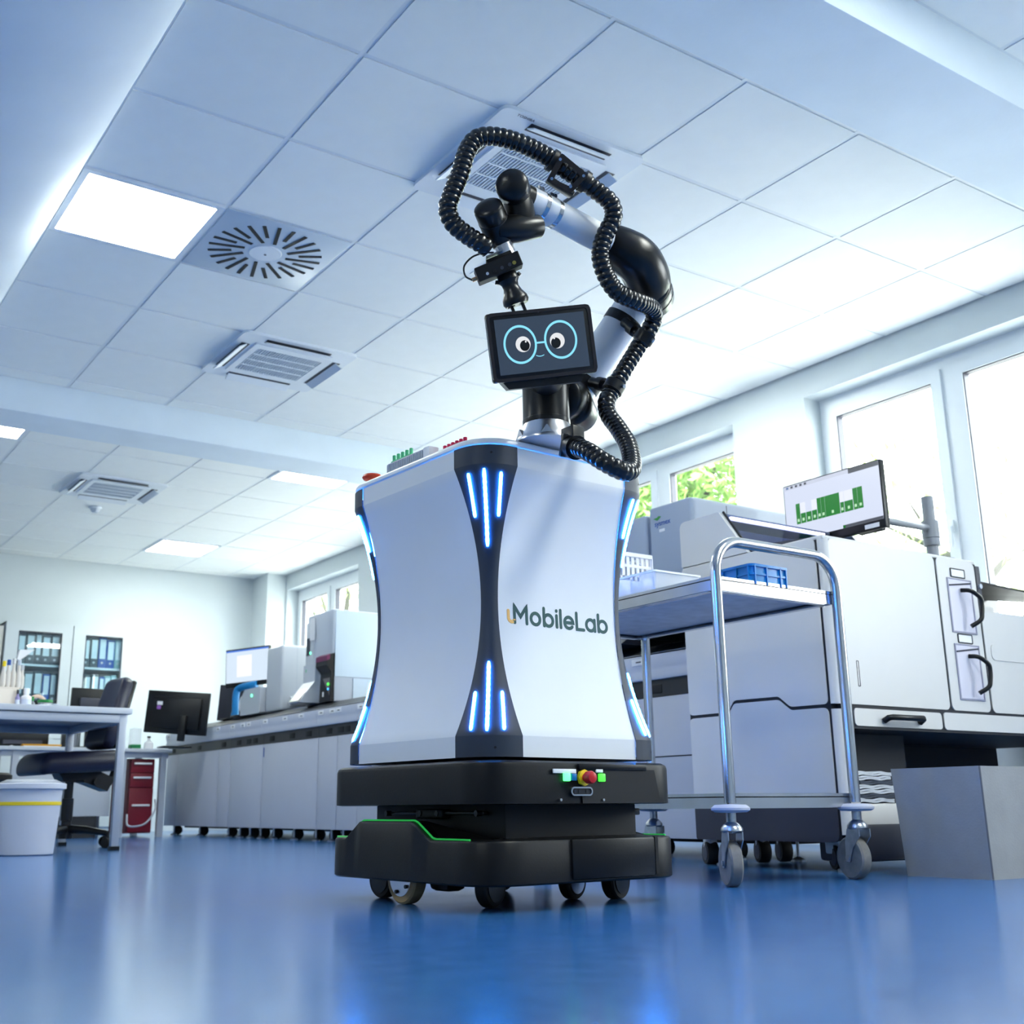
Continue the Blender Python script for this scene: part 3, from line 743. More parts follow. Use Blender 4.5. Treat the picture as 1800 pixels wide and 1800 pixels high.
# ---- corrugated hose
HP = [(1006, 785, 2.66), (1030, 792, 2.60), (1062, 812, 2.56), (1092, 827, 2.56), (1109, 826, 2.60), (1110, 806, 2.66), (1103, 780, 2.72), (1086, 752, 2.78), (1070, 730, 2.82),
      (1066, 708, 2.84), (1074, 690, 2.86), (1097, 650, 2.88), (1122, 610, 2.90), (1140, 582, 2.90), (1150, 558, 2.90), (1144, 540, 2.86), (1118, 529, 2.79), (1085, 513, 2.76), (1064, 482, 2.75), (1055, 446, 2.75),
      (1064, 412, 2.75), (1078, 384, 2.75), (1074, 358, 2.75), (1052, 338, 2.75), (1025, 318, 2.74), (996, 299, 2.73), (960, 274, 2.71), (915, 252, 2.68), (870, 240, 2.66), (838, 244, 2.65),
      (820, 268, 2.64), (809, 305, 2.63), (793, 345, 2.62), (787, 368, 2.62), (797, 393, 2.62), (822, 414, 2.62), (848, 430, 2.62), (866, 444, 2.63)]
hp = catmull([lp(*p) for p in HP], 24)
# resample evenly, 4 samples per rib
seg = [0.0]
for a, b in zip(hp[:-1], hp[1:]): seg.append(seg[-1]+(b-a).length)
PIT = .0150; NR = int(seg[-1]/PIT); path = []; ki = 0
for k in range(NR*5+1):
    sx2 = min(seg[-1]-1e-6, k*PIT/5)
    while seg[ki+1] < sx2: ki += 1
    path.append(hp[ki].lerp(hp[ki+1], (sx2-seg[ki])/(seg[ki+1]-seg[ki])))
RIB = [.0216, .0223, .0223, .0216, .0196]
hose = part('corrugated_hose', MB().tube(path, lambda i: RIB[i % 5], 18), M_hose, rob, 50, 'black ribbed cable hose looping over the arm')
def hose_at(x, y):
    best = min(range(len(path)), key=lambda i: ((proj(path[i])[0]-x)**2+(proj(path[i])[1]-y)**2)); return path[best], (path[min(best+3, len(path)-1)]-path[max(0, best-3)]).normalized()
RM = RINV.inverted()
def proj(p):
    v = RM @ Vector(p)-O_; z = v.dot(fw); return CX+F_PX*v.dot(rt)/z, CY+F_PX*v.dot(dn)/z
def hose_clamp(x, y, tgt):
    c, d = hose_at(x, y)
    cl = part('hose_clamp', MB().cyl(c-d*.013, c+d*.013, .0265, n=20), M_blk, rob, 50, 'black hose clamp holding the ribbed hose')
    v = Vector(tgt)-c
    if v.length > .03:
        part('clamp_arm', MB().cyl(c+v.normalized()*.024, c+v, .011, .014, 14), M_blk, cl)
        part('clamp_nut', MB().cyl(c+v*.45, c+v*.70, .018, n=12), M_blk, cl)
    part('clamp_screw', MB().cyl(c-v.normalized()*.026+d*.008, c-v.normalized()*.032+d*.008, .005, n=8), M_galv, cl)
hose_clamp(1080, 680, lp(1040, 672, 2.93)); hose_clamp(1131, 594, lp(1098, 566, 2.96))
for p_, rr_ in ((lp(1094, 567, 3.015), .0525), (lp(1024, 671, 3.0), .054)):
    part('arm_band', MB().cyl(p_-dv*.013, p_+dv*.013, rr_-.002, n=32), M_blk, rob, 50, 'black band round the lower arm')
# trapezoid hose guide on the forearm
hc, hd = hose_at(997, 305); gu = (up_-hd*up_.dot(hd)).normalized()
gmx = basis(hc, hd, gu)
for dd_, nm_ in ((2.690, 'front'), (2.765, 'rear')):
    cs_ = [(987, 268), (1035, 308), (1005, 339), (960, 318)]; mc = (sum(p[0] for p in cs_)/4, sum(p[1] for p in cs_)/4)
    po_ = rpoly(cs_, 5, 3); pi_ = rpoly([(mc[0]+(p[0]-mc[0])*.64, mc[1]+(p[1]-mc[1])*.64) for p in cs_], 4, 3)
    gplate = part('hose_guide_plate', MB().frame(po_, pi_, dd_-.004, dd_, lambda u, v, t: tuple(lp(u, v, t))), mat('guide_bronze', (46, 42, 42), .35, .3), rob, 30, 'dark trapezoid hose guide plate with rivets')
    for u, v in ((985, 280), (1026, 309), (1003, 328), (970, 314)):
        part('rivet', MB().cyl(lp(u, v, dd_-.004), lp(u, v, dd_-.008), .0036, n=10), M_alu, gplate)
for e_ in (-.046, .046): part('hose_guide_ring', MB().cyl(hc+hd*(e_-.006), hc+hd*(e_+.006), .0275, n=24), M_blk, rob)
part('hose_guide_foot', MB().box((0, -.045, 0), (.07, .012, .03), .003, mtx=gmx), M_blk, rob)
# hose connector at the arm base
hc, hd = hose_at(1006, 785)
hcn = part('hose_connector', MB().box((0, 0, 0), (.012, .054, .054), .004, mtx=basis(hc-hd*.006, hd, Vector((0, 0, 1)))), M_blk, rob)
part('connector_ring', MB().cyl(hc, hc+hd*.022, .0285, n=20), M_blk, hcn)
part('connector_foot', MB().b2((hc.x-.016, hc.y-.022, ZTOP), (hc.x+.020, hc.y+.022, hc.z-.02), .003), M_blk, hcn)
for s_ in (-1, 1): part('connector_bolt', MB().cyl(hc+Vector((.004, 0, s_*.022)), hc+Vector((.012, -.004, s_*.022)), .005, n=8), M_galv, hcn)
# emergency buttons and antenna on the top cover
q = L(pZ(655, 852, ZTOP+.02)); 
part('emergency_button', MB().lathe([(.012, 0), (.012, .014), (.024, .018), (.028, .024), (.024, .031), (.008, .034)], (.045, .552, ZTOP), n=24), M_orange, rob, label='orange-red mushroom button on the top cover')
q = L(pZ(1083, 806, ZTOP+.02)); part('emergency_button', MB().lathe([(.012, 0), (.012, .014), (.022, .018), (.024, .026), (.018, .032), (.004, .034)], (.50, .07, ZTOP), n=24), M_red, rob, label='red mushroom button under the hose')
q = L(pZ(907, 786, ZTOP)); part('antenna_stub', MB().lathe([(.006, 0), (.0055, .03), (.004, .04)], (.25, .14, ZTOP), n=10), M_blk, rob)

# ---- tablet face
c00, c10, c11, c01 = (lp(858, 555, 2.585), lp(1041, 531, 2.625), lp(1046, 657, 2.625), lp(862, 672, 2.585))
ux = ((c10-c00)+(c11-c01)).normalized(); uy = ((c00-c01)+(c10-c11)).normalized()
tcn = (c00+c10+c11+c01)/4; TW = ((c10-c00).length+(c11-c01).length)/2; TH = ((c01-c00).length+(c11-c10).length)/2
tm = basis(tcn, ux, uy)
def tmf(u, v, t): return tuple(tm @ Vector((u, v, t)))
tab = part('tablet', MB().box((0, 0, -.008), (TW, TH, .020), .006, 3, mtx=tm), M_blk, rob, 40, 'black tablet showing a cartoon face with round glasses')
tb = MB().frame(rrect(TW, TH, .013, 5), rrect(TW-.016, TH-.016, .007, 5), -.004, .0035, tmf)
part('tablet_bezel', tb, mat('bezel_gunmetal', (52, 48, 50), .25, .4), tab)
SWd, SHt = TW*.855, TH*.80
M_scr = screen('tablet_screen', (44, 58, 76), 0.42)
part('screen', MB().prism([(-SWd/2, -SHt/2), (SWd/2, -SHt/2), (SWd/2, SHt/2), (-SWd/2, SHt/2)], .0018, .0030, tmf), M_scr, tab, 0)
M_cy = screen('screen_cyan', (136, 222, 246), 0.44); M_ew = screen('screen_white', (226, 228, 230), 0.42); M_ek = mat('screen_black', (6, 6, 8), .3)
def tpix(x, y):
    o = L(O_); d = RINV.to_3x3() @ ray(x, y); n = tm.to_3x3() @ Vector((0, 0, 1)); k = (tcn-o).dot(n)/d.dot(n); r = tm.inverted() @ (o+d*k); return r.x, r.y
def ell(cx_, cy_, a, b, n=40): return [(cx_+a*math.cos(2*math.pi*k/n), cy_+b*math.sin(2*math.pi*k/n)) for k in range(n)]
e1 = tpix(914, 606); e2 = tpix(985, 597); ra = (abs(tpix(943, 606)[0]-tpix(884, 606)[0]))/2; rb = abs(tpix(914, 571)[1]-tpix(914, 640)[1])/2
for e in (e1, e2): part('glasses_ring', MB().frame(ell(*e, ra, rb), ell(*e, ra*.88, rb*.88), .0030, .0036, tmf), M_cy, tab, 0)
mx_ = ((e1[0]+e2[0])/2, (e1[1]+e2[1])/2); hwb = (e2[0]-e1[0])/2-ra
part('glasses_bridge', MB().prism([(mx_[0]-hwb-.002, mx_[1]-.003), (mx_[0]+hwb+.002, mx_[1]-.003), (mx_[0]+hwb+.002, mx_[1]+.001), (mx_[0]-hwb-.002, mx_[1]+.001)], .0030, .0036, tmf), M_cy, tab, 0)
for (wx, wy), (kx, ky), (hx, hy) in (((919, 605.5), (922, 608), (923.5, 601)), ((979, 599), (976.5, 603), (973.5, 595))):
    c_ = tpix(wx, wy); part('eye_white', MB().prism(ell(*c_, .0172, .0178), .0030, .0034, tmf), M_ew, tab, 0)
    c_ = tpix(kx, ky); part('pupil', MB().prism(ell(*c_, .0112, .0122), .0035, .0038, tmf), M_ek, tab, 0)
    c_ = tpix(hx, hy); part('eye_glint', MB().prism(ell(*c_, .0020, .0022, 14), .0038, .0041, tmf), M_ew, tab, 0)
ml = [tpix(942+14*k/8, 626-3*abs((k-4)/4)**2*0-1.2*k/8+(2.0*(1-((k-4)/4)**2)-1.0)) for k in range(9)]
sm_ = MB()
for a, b in zip(ml[:-1], ml[1:]): sm_.prism([(a[0], a[1]-.0009), (b[0], b[1]-.0009), (b[0], b[1]+.0009), (a[0], a[1]+.0009)], .0030, .0035, tmf)
part('mouth', sm_, M_cy, tab, 0)
part('tablet_camera', MB().cyl(tm @ Vector((0, TH*.45, .003)), tm @ Vector((0, TH*.45, .0042)), .002, n=8), M_seam, tab)
part('tablet_back', MB().box((0, 0, -.024), (TW*.86, TH*.8, .02), .008, 3, mtx=tm), M_blk, tab)
part('tablet_bracket', MB().cyl(tm @ Vector((.012, -TH*.40, -.02)), (bx, by, z2_+.012), .030, .045, 16), M_blk, rob)
part('tablet_foot', MB().prism([(-.085, -TH/2-.016), (.085, -TH/2-.016), (.10, -TH/2+.004), (-.10, -TH/2+.004)], -.05, -.016, tmf), M_blk, rob, 0)

# ---- tube racks standing on the robot top
def rack(name, label, x0, x1, y0_, y1_, h, mt_, ntubes, tube_mt=None, tube_h=.02):
    t = thing(name, label, 'tube rack', RM @ Vector(((x0+x1)/2, (y0_+y1_)/2, ZTOP)), RTH)
    dx, dy = (x1-x0)/2, (y1_-y0_)/2
    part('rack_body', MB().b2((-dx, -dy, 0), (dx, dy, h), .002), mt_, t)
    for k in range(ntubes):
        y = -dy*.86+2*dy*.86*k/max(1, ntubes-1)
        part('tube_cap', MB().lathe([(.0052, h), (.0052, h+tube_h), (.004, h+tube_h+.001)], (0, y, 0), n=10), tube_mt or mt_, t)
    return t
wr = thing('white_tube_rack', 'white ribbed tube rack on the left edge of the robot top', 'tube rack', RM @ Vector((.036, .357, ZTOP)), RTH)
wb_ = part('rack_body', MB().b2((-.012, -.084, 0), (.012, .084, .032), .001), mat('rack_white', (216, 212, 222), .5), wr)
for k in range(20):
    part('rack_rib', MB().b2((-.0155, -.082+.0085*k, .003), (-.0118, -.0785+.0085*k, .028)), M_labg, wb_, 0)
part('rack_end', MB().b2((-.015, -.112, 0), (.015, -.0845, .033), .002), M_white, wr)
rack('green_tube_rack', 'mint green row of five tubes behind the white tube rack', .050, .066, .374, .468, .050, M_grn, 5, None, .016)
rack('red_tube_rack', 'crimson row of tube caps beside the robot arm base', .0545, .070, .140, .240, .017, M_pink, 6, None, .018)


# ================================================================== right side: trolley, big analyser, box
def wp(name, mb, mt, root, parent=None, smooth=35, label=None):
    """part built in world coordinates under an unrotated thing"""
    l = root.location; q = MB(); q.v = [(v[0]-l.x, v[1]-l.y, v[2]-l.z) for v in mb.v]; q.f = mb.f
    return part(name, q, mt, parent or root, smooth, label)
CX0, CX1, CY0, CY1 = 2.434, 2.967, 2.38, 3.29
tr = thing('trolley', 'stainless steel two-shelf trolley with push hoop beside the robot', 'trolley', ((CX0+CX1)/2, (CY0+CY1)/2, 0))
PR = .0165
hz = .985; br = .10
hoop = [(CX0, CY0, .225), (CX0, CY0, hz-br)]+[(CX0+br*(1-math.cos(R_(a))), CY0, hz-br+br*math.sin(R_(a))) for a in range(10, 91, 10)]
hoop += [(CX1-br*(1-math.cos(R_(a))), CY0, hz-br+br*math.sin(R_(a))) for a in range(90, 0, -10)]+[(CX1, CY0, hz-br), (CX1, CY0, .225)]
wp('push_hoop', MB().tube(hoop, PR, 20), M_steel, tr, smooth=50)
for x in (CX0+.01, CX1): wp('post', MB().cyl((x, CY1, .225), (x, CY1, .86), PR, n=20), M_steel, tr)
for zt, nm in ((.877, 'upper_shelf'), (.252, 'lower_shelf')):
    sm = MB(); x0, x1, y0_, y1_ = CX0+.004, CX1-.004, CY0+.012, CY1+.03
    sm.b2((x0, y0_, zt-.012), (x1, y1_, zt-.009))
    for lo, hi in (((x0, y0_, zt-.042), (x0+.004, y1_, zt)), ((x1-.004, y0_, zt-.042), (x1, y1_, zt)), ((x0, y0_, zt-.042), (x1, y0_+.004, zt)), ((x0, y1_-.004, zt-.042), (x1, y1_, zt))): sm.b2(lo, hi)
    sh_ = wp(nm, sm, M_steel, tr, smooth=0)
    if zt > .5:
        for lo, hi in (((x0+.004, y0_+.03, zt-.044), (x0+.03, y1_-.03, zt-.041)), ((x1-.03, y0_+.03, zt-.044), (x1-.004, y1_-.03, zt-.041)), ((x0+.03, y0_+.004, zt-.044), (x1-.03, y0_+.03, zt-.041)), ((x0+.03, y1_-.03, zt-.044), (x1-.03, y1_-.004, zt-.041))):
            wp('folded_edge', MB().b2(lo, hi), M_steel, tr, sh_, 0)
        wp('underside', MB().b2((x0+.02, y0_+.02, zt-.03), (x1-.02, y1_-.02, zt-.014)), mat('sound_mat', (176, 178, 184), .6, 0, var=.12, vscale=22, bump=.4, bscale=40), tr, sh_, 0)
for (x, y, dg_) in ((CX0, CY0, 62), (CX1, CY0, 78), (CX0+.01, CY1, 40), (CX1, CY1, 95)):
    cs = bpy.data.objects.new('caster', mesh_of('caster', MB().lathe([(.004, .222), (.044, .220), (.054, .212), (.054, .206), (.044, .200), (.004, .198)], n=28), mat('bumper_grey', (176, 180, 194), .5), 40))
    COL.objects.link(cs); cs.parent = tr; cs.location = (x-tr.location.x, y-tr.location.y, 0); cs['label'] = 'swivel caster with grey bumper disc'
    part('stem', MB().cyl((0, 0, .16), (0, 0, .20), .014, n=14), M_galv, cs)
    part('swivel', MB().lathe([(.026, .146), (.031, .15), (.030, .158), (.022, .168), (.014, .174)], n=24), M_galv, cs)
    a = R_(dg_); ax = Vector((math.sin(a), -math.cos(a), 0)); tv = Vector((math.cos(a), math.sin(a), 0)); wc_ = tv*.028+Vector((0, 0, .0625))
    fk = MB()
    for s_ in (-1, 1):
        pts = [(-.030, .148), (.024, .148), (.036, .11), (.040, .052), (.022, .050), (.004, .09), (-.030, .125)]
        fk.prism(pts, s_*.019, s_*.022, lambda u, v, t: tuple(tv*u+ax*t+Vector((0, 0, v))))
    fk.b2((-.02, -.02, .144), (.02, .02, .150))
    part('fork', fk, M_galv, cs, 0)
    part('wheel', MB().lathe([(.045, -.017), (.057, -.018), (.0620, -.013), (.0625, 0), (.0620, .013), (.057, .018), (.045, .017)], wc_, ax, 36), M_rubber, cs, 40)
    part('rim', MB().lathe([(.008, -.010), (.045, -.009), (.0455, 0), (.045, .009), (.008, .010)], wc_, ax, 28), M_blk, cs)
    part('axle', MB().cyl(wc_-ax*.026, wc_+ax*.026, .008, n=12), M_galv, cs)
ZSH = .868
# blue stacking tray
A = pZ(1320, 990, ZSH+.062); B = pZ(1376, 1003, ZSH+.062); Cc = pZ(1272, 1002, ZSH+.062)
bx0, by0, bx1, by1 = A.x, A.y, min(B.x, CX1-.012), max(Cc.y, A.y+.16)
t = thing('blue_tray', 'bright blue plastic stacking tray on the trolley top', 'tray', ((bx0+bx1)/2, (by0+by1)/2, ZSH))
w_, d_ = bx1-bx0, by1-by0
part('tray_wall', MB().frame(rrect(w_-.012, d_-.012, .015), rrect(w_-.02, d_-.02, .012), 0, .062), M_blue, t)
part('tray_floor', MB().prism(rrect(w_-.016, d_-.016, .012), 0, .004), M_blue, t)
part('tray_rim', MB().frame(rrect(w_, d_, .02), rrect(w_-.02, d_-.02, .012), .056, .064), M_blue, t)
part('tray_rib', MB().frame(rrect(w_-.004, d_-.004, .018), rrect(w_-.014, d_-.014, .014), .030, .036), M_blue, t)
for u in (-.4, -.1, .25, .4):
    part('tray_fin', MB().b2((u*w_-.002, -d_/2, 0), (u*w_+.002, -d_/2+.008, .06)), M_blue, t, 0)
    part('tray_fin', MB().b2((-w_/2, u*d_-.002, 0), (-w_/2+.008, u*d_+.002, .06)), M_blue, t, 0)
# clear tube boxes and white baskets
A = pZ(1150, 1001, ZSH+.075); 
def clear_box(x, y, w_, d_, h, label, z=ZSH):
    t = thing('clear_box', label, 'plastic box', (x+w_/2, y+d_/2, z), group='clear plastic boxes on the trolley')
    part('box_wall', MB().frame(rrect(w_, d_, .008), rrect(w_-.006, d_-.006, .006), 0, h), M_clear, t)
    part('box_floor', MB().prism(rrect(w_-.006, d_-.006, .006), 0, .003), M_clear, t)
    part('box_rim', MB().frame(rrect(w_+.008, d_+.008, .01), rrect(w_-.002, d_-.002, .006), h-.006, h), M_paper, t)
    n = 6
    for k in range(n):
        y_ = -d_/2+.02+(d_-.04)*k/(n-1)
        part('reagent_bag', MB().box((-.2*w_, y_, h*.42), (w_*.5, .014, h*.75), .004), M_paper if k % 2 else M_labg, t)
    return t
clear_box(A.x, A.y, .20, .30, .075, 'clear plastic box of white packets at the front of the trolley top')
def basket(x, y, z, w_, d_, h, label):
    t = thing('white_basket', label, 'basket', (x+w_/2, y+d_/2, z), group='white perforated baskets on the trolley')
    part('basket_floor', MB().b2((-w_/2, -d_/2, 0), (w_/2, d_/2, .004)), M_paper, t, 0)
    part('basket_rim', MB().frame(rrect(w_+.012, d_+.012, .012), rrect(w_-.006, d_-.006, .008), h-.014, h), M_paper, t)
    part('basket_band', MB().frame(rrect(w_, d_, .01), rrect(w_-.006, d_-.006, .008), 0, .016), M_paper, t)
    part('basket_band', MB().frame(rrect(w_+.002, d_+.002, .01), rrect(w_-.005, d_-.005, .008), h*.48, h*.58), M_paper, t)
    for k in range(11):
        u = -w_/2+w_*k/10; part('basket_bar', MB().b2((u-.006, -d_/2, 0), (u+.006, -d_/2+.003, h-.01)), M_paper, t, 0)
    for k in range(11):
        u = -d_/2+d_*k/10; part('basket_bar', MB().b2((-w_/2, u-.006, 0), (-w_/2+.003, u+.006, h-.01)), M_paper, t, 0); part('basket_bar', MB().b2((w_/2-.003, u-.006, 0), (w_/2, u+.006, h-.01)), M_paper, t, 0)
    part('packet_stack', MB().b2((-w_/2+.02, -d_/2+.02, .004), (w_/2-.02, d_/2-.02, h*.7), .006), M_labg, t)
    return t
Bk = Vector((A.x+.06, A.y+.315, 0))
basket(Bk.x, Bk.y, ZSH, .22, .14, .108, 'white perforated plastic basket at the bottom of the stack of two')
basket(Bk.x, Bk.y, ZSH+.1085, .22, .14, .100, 'white perforated plastic basket on top of the stack of two')

# ---- big analyser
AX0, AY0, AX1, AY1, AZ1 = 3.22, 2.62, 4.12, 3.335, 1.137
an = thing('chemistry_analyser', 'large white analyser with handled drawers and smoked cover behind the trolley', 'analyser', (AX0+.4, AY0+.35, 0))
core = MB()
core.b2((AX0+.034, AY0+.004, .47), (AX1+1.06, AY1, .552)); core.b2((AX0+.034, AY0+.004, .552), (AX1-.002, AY1, AZ1-.006)); core.b2((AX1-.002, AY0+.004, .552), (AX1+1.06, AY1, .90))
core.b2((AX0+.0035, AY0+.030, .10), (AX0+.034, AY1, AZ1-.006)); core.b2((AX0+.034, AY0+.02, .10), (AX0+.07, AY1, .47)); core.b2((AX0+.07, AY1-.03, .10), (AX1+1.06, AY1, .47))
wp('carcass', core, M_seam, an, smooth=0)
def yz_panel(name, poly, mt_, x0=AX0, th=.009, par=None):
    return wp(name, MB().prism(poly, x0, x0+th, lambda u, v, t: (t, u, v)), mt_, an, par, 30)
g = .006
yz_panel('side_panel', rpoly([(2.660, .547+g), (2.826, .549+g), (2.879, .590+g), (3.097, .593+g), (3.130, .552+g), (AY1, .552+g), (AY1, AZ1), (2.660, AZ1)], [.02, .012, .012, .012, .012, .02, .012, .02]), M_labw)
yz_panel('side_panel', rpoly([(2.660, .245), (AY1, .245), (AY1, .552-g), (3.130, .552-g), (3.097, .593-g), (2.879, .590-g), (2.826, .549-g), (2.660, .547-g)], [.005, .005, .02, .012, .012, .012, .012, .025]), M_labw)
yz_panel('plinth_panel', rpoly([(2.660, .095), (AY1, .095), (AY1, .237), (2.660, .237)], [.03, .01, .01, .01]), M_char)
def xz_panel(name, x0, x1, z0, z1, mt_, r=.022, th=.010, y=AY0, par=None, lab=None):
    return wp(name, MB().prism(rrect(x1-x0, z1-z0, r, 5, (x0+x1)/2, (z0+z1)/2), y, y+th, lambda u, v, t: (u, t, v)), mt_, an, par, 30, lab)
# rounded corner columns
wp('corner_column', MB().prism([(AX0, 2.643)]+[(AX0+.028-.028*math.cos(R_(a)), AY0+.028-.028*math.sin(R_(a))) for a in range(0, 91, 15)]+[(AX0+.03, 2.643)], .553, AZ1), M_labw, an)
wp('corner_column', MB().prism([(AX0, 2.643)]+[(AX0+.028-.028*math.cos(R_(a)), AY0+.028-.028*math.sin(R_(a))) for a in range(0, 91, 15)]+[(AX0+.075, AY0), (AX0+.075, 2.643)], .245, .535), M_labw, an)
wp('corner_column', MB().prism([(AX0, 2.643)]+[(AX0+.028-.028*math.cos(R_(a)), AY0+.028-.028*math.sin(R_(a))) for a in range(0, 91, 15)]+[(AX0+.075, AY0), (AX0+.075, 2.643)], .12, .243), M_labw, an)
d1 = xz_panel('front_door', AX0+.026, 3.850, .553, AZ1-.003, M_labw)
wp('door_latch', MB().frame(rrect(.012, .09, .002, 1, 3.345, .66), rrect(.008, .086, .002, 1, 3.345, .66), AY0-.001, AY0+.001, lambda u, v, t: (u, t, v)), M_seam, an, d1, 0)
d2 = xz_panel('drawer_door', 3.864, 4.104, .553, AZ1-.003, M_labw)
M_niche = mat('niche_lilac', (214, 212, 226), .35)
for z0, z1 in ((.848, 1.060), (.594, .805)):
    x0, x1 = 3.917, 4.071
    nf = wp('niche_frame', MB().frame([(x0, z0), (x1, z0), (x1, z1), (x0, z1)], [(x0+.006, z0+.006), (x1-.006, z0+.006), (x1-.006, z1-.004), (x0+.006, z1-.004)], AY0-.004, AY0+.002, lambda u, v, t: (u, t, v)), mat('niche_edge', (150, 150, 170), .4), an, d2, 0)
    wp('niche_back', MB().b2((x0+.006, AY0-.002, z0+.006), (x1-.006, AY0, z1-.004)), M_niche, an, d2, 0)
    wp('niche_rod', MB().cyl((x0+.008, AY0-.004, z1-.030), (x1-.008, AY0-.004, z1-.012), .003, n=8), M_char, an, d2)
    hx = x1-.048
    hpts = [(hx-.024, AY0-.002, z1-.044), (hx-.010, AY0-.034, z1-.050), (hx+.020, AY0-.050, z1-.075), (hx+.028, AY0-.050, z1-.10), (hx+.022, AY0-.050, z0+.075), (hx+.012, AY0-.046, z0+.048), (hx-.012, AY0-.020, z0+.026)]
    wp('drawer_handle', MB().tube(catmull(hpts, 5), .0085, 12), M_blk, an, d2, 50, 'black curved bar handle')
    wp('label_holder', MB().frame(rrect(.092, .036, .003, 1, 3.990, z1+.022), rrect(.082, .028, .002, 1, 3.990, z1+.022), AY0-.003, AY0+.001, lambda u, v, t: (u, t, v)), M_seam, an, d2, 0)
    wp('label_card', MB().box((3.990, AY0-.001, z1+.022), (.082, .002, .028)), M_paper, an, d2, 0)
xz_panel('front_door', 4.118, 5.16, .553, .948, M_labw)
wp('recess_plate', MB().prism(rrect(.34, .062, .02, 5, 4.32, .787), AY0-.003, AY0+.002, lambda u, v, t: (u, t, v)), M_labw, an)
dr = xz_panel('drawer_front', AX0+.085, 3.792, .480, .540, M_labw, .014)
wp('drawer_handle', MB().tube([(3.455, AY0-.004, .500), (3.458, AY0-.022, .510), (3.47, AY0-.030, .512), (3.64, AY0-.030, .513), (3.652, AY0-.022, .511), (3.655, AY0-.004, .500)], .0105, 12), M_blk, an, dr, 50, 'short black bar handle')
xz_panel('drawer_front', 3.806, 5.16, .480, .543, M_labw, .014)
wp('bay_side', MB().b2((3.31, AY0+.18, .12), (3.80, AY0+.19, .468)), mat('bay_dark', (38, 38, 42), .5), an, smooth=0)
wp('bay_box', MB().b2((AX0+.078, AY0+.03, .05), (3.60, AY0+.175, .222), .01), M_labw, an)
wp('bay_box_base', MB().b2((AX0+.08, AY0+.025, .03), (3.62, AY0+.20, .155), .012), M_char, an)
# top cover plate, hood
wp('top_plate', MB().b2((AX0+.004, AY0+.004, AZ1-.006), (AX1, AY1, AZ1+.008), .004), M_labw, an)
hp_ = rpoly([(AY1, AZ1+.010), (AY1, 1.333), (3.115, 1.333), (2.979, AZ1+.010)], [.004, .03, .006, .004])
hood = yz_panel('hood_side', hp_, M_labw, AX0+.002, .022)
yz_panel('hood_side', hp_, M_labw, 4.02, .02)
wp('hood_cover', MB().prism([(2.985, AZ1+.012), (3.112, 1.330), (3.116, 1.327), (2.989, AZ1+.012)], AX0+.024, 4.02, lambda u, v, t: (t, u, v)), M_hood, an, hood, 0, 'smoked transparent hood')
wp('hood_top', MB().b2((AX0+.024, 3.118, 1.322), (4.02, AY1, 1.332)), M_labg, an, hood, 0)
wp('hood_seal', MB().tube([(AX0+.026, 3.112, 1.336), (AX0+.026, 2.982, AZ1+.016)], .005, 6), M_blk, an, hood)
wp('hood_inside', MB().b2((AX0+.06, 3.14, AZ1+.01), (3.98, AY1-.02, 1.28)), mat('hood_inside', (120, 130, 160), .5), an, hood, 0)
wp('hood_light', MB().box((3.55, 3.105, 1.312), (.55, .012, .012)), emit('hood_tube', (235, 225, 255), 2.0), an, hood, 0)
wp('dark_cover', MB().prism([(2.70, AZ1+.008), (2.96, AZ1+.008), (2.95, AZ1+.034), (2.72, AZ1+.018)], AX0+.03, 3.62, lambda u, v, t: (t, u, v)), M_char, an, smooth=0)
wp('tilted_lid', MB().prism([(AY0+.03, AZ1+.008), (AY0+.36, AZ1+.008), (AY0+.36, AZ1+.06), (AY0+.08, AZ1+.035)], 3.80, AX1-.02, lambda u, v, t: (t, u, v)), M_hood, an, smooth=0)
wp('side_bracket', MB().b2((AX1, AY0+.004, .95), (AX1+.028, AY0+.05, AZ1-.01), .003), M_char, an)
wp('status_lamp', MB().cyl((AX1+.014, AY0+.005, 1.045), (AX1+.014, AY0-.003, 1.045), .010, n=14), M_labg, an)
lid = MB(); lid.add([(AX1+.05, AY0+.10, 1.10), (AX1+1.0, AY0+.10, 1.075), (AX1+1.0, AY0+.62, 1.18), (AX1+.05, AY0+.62, 1.24), (AX1+.05, AY0+.10, 1.092), (AX1+1.0, AY0+.10, 1.067), (AX1+1.0, AY0+.62, 1.172), (AX1+.05, AY0+.62, 1.232)], [[0, 1, 2, 3], [7, 6, 5, 4], [0, 4, 5, 1], [1, 5, 6, 2], [2, 6, 7, 3], [3, 7, 4, 0]])
wp('sample_bay_lid', lid, mat('bay_lid', (40, 38, 38), .5), an, smooth=0)
wp('sample_bay', MB().b2((AX1+.04, AY0+.03, .90), (AX1+1.06, AY1-.05, .935)), M_dark, an, smooth=0)
wp('sample_bay_back', MB().b2((AX1+.03, AY1-.12, .935), (AX1+1.06, AY1-.10, 1.2)), M_dark, an, smooth=0)
wp('sample_rack', MB().b2((AX1+.05, AY0+.06, .935), (AX1+.18, AY0+.16, .985), .004), M_labw, an)
for x, y in ((AX0+.06, AY0+.07), (AX0+.06, AY1-.08), (AX1+.5, AY0+.1), (AX0+.5, AY1-.05)):
    wp('levelling_foot', MB().lathe([(.030, 0), (.030, .008), (.012, .016), (.006, .02), (.006, .11)], (x, y, 0), n=16), M_galv, an)
